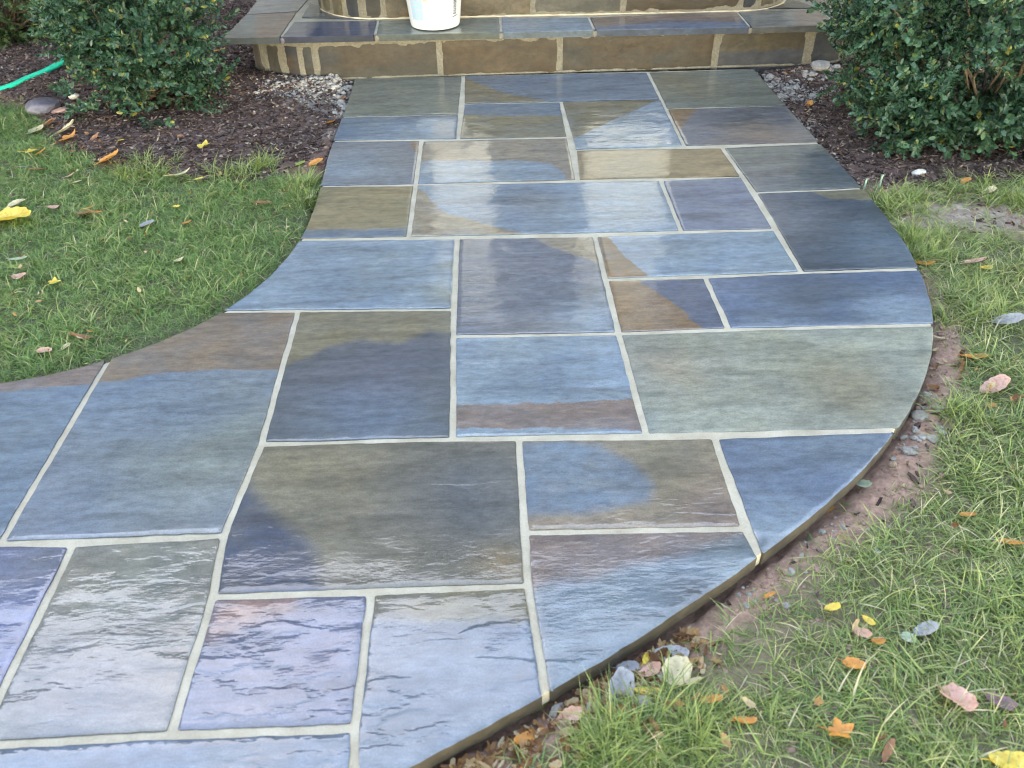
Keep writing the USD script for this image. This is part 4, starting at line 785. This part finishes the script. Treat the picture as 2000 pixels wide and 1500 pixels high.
# ------------------------------------------------------------------ shrubs
def sprig(nl, L, leaf, seed):
    """a twig along +z with paired small oval leaves; leaves in one mesh"""
    r = np.random.default_rng(seed); vs, fs, ts, k = [], [], [], 0
    for i in range(nl):
        h = L * (.15 + .85 * i / (nl - 1)); a = i * 2.4 + r.normal() * .5; out = r.uniform(.5, 1.2) if i < nl - 3 else r.uniform(.2, .7)
        d = np.array([np.cos(a) * np.sin(out), np.sin(a) * np.sin(out), np.cos(out)]); s = np.cross(d, [0, 0, 1.]); s /= np.linalg.norm(s) + 1e-9; nn = np.cross(s, d)
        l = leaf * r.uniform(.7, 1.2); w = l * r.uniform(.26, .34); b = np.array([0, 0, h]) + d * .003; tone = np.clip(r.normal(.5, .18), 0, .93)
        if r.random() < .012: tone = 1.0
        P = [b, b + d*l*.3 + s*w*.85 + nn*w*.25, b + d*l*.68 + s*w*.9 + nn*w*.22, b + d*l*1.0 - nn*w*.15, b + d*l*.68 - s*w*.9 + nn*w*.22, b + d*l*.3 - s*w*.85 + nn*w*.25, b + d*l*.5]
        vs += P; ts += [tone] * 7; fs += [[k+6, k+j, k+(j+1) % 6] for j in range(6)]; k += 7
    return (np.array(vs), np.array(fs)), np.array(ts)
def shrub(name, label, base, lobes, per, mat, seed, leaf=.0245, gap=.50, nb=34):
    rt = root(name, (base[0], base[1], float(zat(base[:2])[0]))); tag(rt, label, 'shrub')
    o = np.array([base[0], base[1], float(zat(base[:2])[0])]); r = np.random.default_rng(seed); P, D = [], []
    lob = [(np.array(c) - o, np.array(R)) for c, R in lobes]
    for c, R in lob:
        n = int(per * (np.prod(R) ** (2/3)) / .1)
        d = r.normal(size=(n, 3)); d /= np.linalg.norm(d, axis=1, keepdims=True); rad = r.uniform(.45, 1.05, n) ** .6
        p = c + d * R * rad[:, None]
        hole = fbm(p * 8 + seed, 2, seed); k = (hole > gap * .9 - .0 * rad) & (p[:, 2] > .015)
        P.append(p[k]); D.append(d[k])
    P, D = np.vstack(P), np.vstack(D)
    D = D + np.array([0, 0, .45]) + r.normal(size=D.shape) * .45
    # ragged outline: some shoots stick out
    k = r.random(len(P)) < .05; P[k] += D[k] / np.linalg.norm(D[k], axis=1, keepdims=True) * .04
    protos = []
    for s_ in range(8):
        m, t = sprig(13, .085, leaf, seed * 10 + s_); protos.append((m, mat, {'tone': t}))
    q = q_mul(q_to(D), q_axis([0, 0, 1], r.uniform(0, 6.28, len(P))))
    fo = instancer(str(rt.GetPath()) + '/foliage', protos, r.integers(0, 8, len(P)), P, q, np.repeat(r.uniform(.75, 1.2, len(P))[:, None], 3, 1)); tag(fo, kind='stuff')
    tr = [tube([(0, 0, -.05), (.01, 0, .06), (0.0, .01, .14)], [.024, .02, .016], 7)]
    obj('trunk', join(tr), 'bark', rt, smooth=50)
    for i in range(nb):
        e = P[r.integers(len(P))]; s0 = np.array([r.normal() * .01, r.normal() * .01, r.uniform(.0, .12)]); m1 = s0 * .6 + e * .4 + np.array([0, 0, -.02]) + r.normal(size=3) * .02; m2 = s0 * .25 + e * .75 + r.normal(size=3) * .02
        obj('branch', tube(CubicSpline([0, .4, .75, 1], np.array([s0, m1, m2, e]))(np.linspace(0, 1, 9)), np.linspace(.010, .003, 9), 6), 'bark', rt, smooth=50)
    return rt
def lobe(u, v, y, R, sq=1.0): return (aty(u, v, y), (R, R, R * sq))
B1 = at(290, 205, -.02)
shrub('shrub', 'small-leaved dark green shrub on the mulch left of the steps', B1,
      [lobe(262, 10, B1[1] + .02, .30), lobe(190, 50, B1[1], .19), lobe(350, 50, B1[1], .17), lobe(180, 160, B1[1] - .12, .13), lobe(145, 95, B1[1] - .05, .09), lobe(165, 10, B1[1], .15), lobe(300, 120, B1[1] - .12, .22), lobe(375, 120, B1[1] - .05, .12), lobe(438, 158, B1[1] + .02, .055), lobe(200, 215, B1[1] - .22, .10), lobe(310, 205, B1[1] - .25, .11), lobe(380, 190, B1[1] - .15, .09), lobe(270, -110, B1[1] + .05, .27)], 640, 'shrub_leaf', 3)
B2 = at(20, 70, -.02)
shrub('shrub', 'lighter green shrub at the top left corner behind the hose', B2,
      [lobe(0, -30, B2[1], .42), lobe(70, 0, B2[1] - .05, .28), lobe(-60, 10, B2[1] - .1, .3), lobe(60, 45, B2[1] - .1, .12), lobe(20, 40, B2[1] - .1, .15), lobe(130, -30, B2[1] + .1, .25)], 560, 'pale_shrub_leaf', 4, .026)
B3 = at(1900, 235, -.02)
shrub('shrub', 'large dark green shrub on the mulch right of the steps', B3,
      [lobe(1885, 30, B3[1] + .05, .44), lobe(1758, 45, B3[1] + .15, .22), lobe(1716, 125, B3[1] + .15, .15), lobe(1790, 130, B3[1] - .05, .21), lobe(1735, 235, B3[1] - .22, .12), lobe(1790, 225, B3[1] - .25, .12), lobe(1870, 185, B3[1] - .2, .20), lobe(1960, 180, B3[1] - .2, .22), lobe(1985, 265, B3[1] - .3, .10), lobe(1930, 275, B3[1] - .3, .06), lobe(2080, 60, B3[1], .5), lobe(2080, 240, B3[1] - .25, .2), lobe(1800, -60, B3[1] + .1, .33), lobe(1745, 280, B3[1] - .28, .045), lobe(1728, 0, B3[1] + .2, .16)], 640, 'shrub_leaf', 5)

# ------------------------------------------------------------------ bucket on the lower tread
bc = on_tread(850, 44); bc = at(850, 62, ZT + float(TILT(bc[0]))); rb0 = .120; by = bc[1] + rb0
bk = root('bucket', (aty(850, 40, by)[0], by, ZT + float(TILT(bc[0])) + .004)); tag(bk, 'white plastic bucket with a barcode label standing on the lower step', 'bucket')
HB = .178; rad = lambda z: rb0 + .020 * z / HB
obj('body', lathe([(0, .004), (rb0 - .012, .004), (rb0 - .010, 0), (rb0 - .003, .002), (rb0, .008)] + [(rad(z), z) for z in np.linspace(.02, HB, 8)] + [(rad(HB) - .003, HB), (rb0 - .006, .012), (0, .010)]), 'bucket_plastic', bk, smooth=40)
obj('rim', lathe([(rad(HB), HB - .024), (rad(HB) + .010, HB - .022), (rad(HB) + .010, HB - .016), (rad(HB) + .001, HB - .014), (rad(HB) + .001, HB - .006), (rad(HB) + .006, HB - .004), (rad(HB) + .006, HB + .003), (rad(HB) - .004, HB + .003), (rad(HB) - .004, HB - .006)]), 'bucket_plastic', bk, smooth=40)
for sgn in (-1, 1):
    m = trimesh.creation.icosphere(3, 1.0); m.vertices *= [.014, .022, .022]; m.apply_translation([sgn * (rad(HB) + .010), -.02, HB - .018]); obj('handle_lug', (m.vertices, m.faces), 'bucket_plastic', bk, smooth=60)
a = np.linspace(0, np.pi, 30); obj('handle', tube(np.c_[-np.cos(a) * (rad(HB) + .018), -.02 + np.sin(a) * .13, HB - .018 + np.sin(a) * .02], .0022, 6), 'wire', bk, smooth=60)
def patch(a0, a1, z0, z1, off=.0006, n=8, shear=0.0):
    A = np.linspace(a0, a1, n); V = []
    for aa, t in zip(A, np.linspace(0, 1, n)):
        for z in (z0 + shear * t, z1 + shear * t): V.append([(rad(z) + off) * np.sin(aa), -(rad(z) + off) * np.cos(aa), z])
    F = []
    for i in range(n - 1): q = 2 * i; F += [[q, q+2, q+3], [q, q+3, q+1]]
    return np.array(V), np.array(F)
lb_ = obj('label', patch(-.95, -.40, .045, .150), 'pale_blue_print', bk, smooth=True)
for k in range(5): obj('print_line', patch(-.93, -.55 + .05 * (k % 3), .055 + k * .019, .061 + k * .019, .0012), 'faint_print', lb_, smooth=True)
obj('print_spot', patch(-.34, -.20, .135, .150, .0010), 'tan_print', lb_, smooth=True)
for k in range(4): obj('print_line', patch(-.22 + .02 * k, .02, .070 + k * .02, .073 + k * .02, .0010), 'faint_print', lb_, smooth=True)
bcz = obj('barcode', patch(.76, 1.02, .057, .146, .0008), 'bucket_plastic', bk, smooth=True)
for zz in (.0525, .147): obj('bar', patch(.76, 1.02, zz, zz + .0045, .0010, shear=.004), 'ink', bcz, smooth=True)
z = .066; rr_ = np.random.default_rng(8)
while z < .136:
    h = rr_.choice([.0022, .0034, .0050]); obj('bar', patch(.80, .97, z, z + h, .0012), 'ink', bcz, smooth=True); z += h + rr_.choice([.0018, .0028])
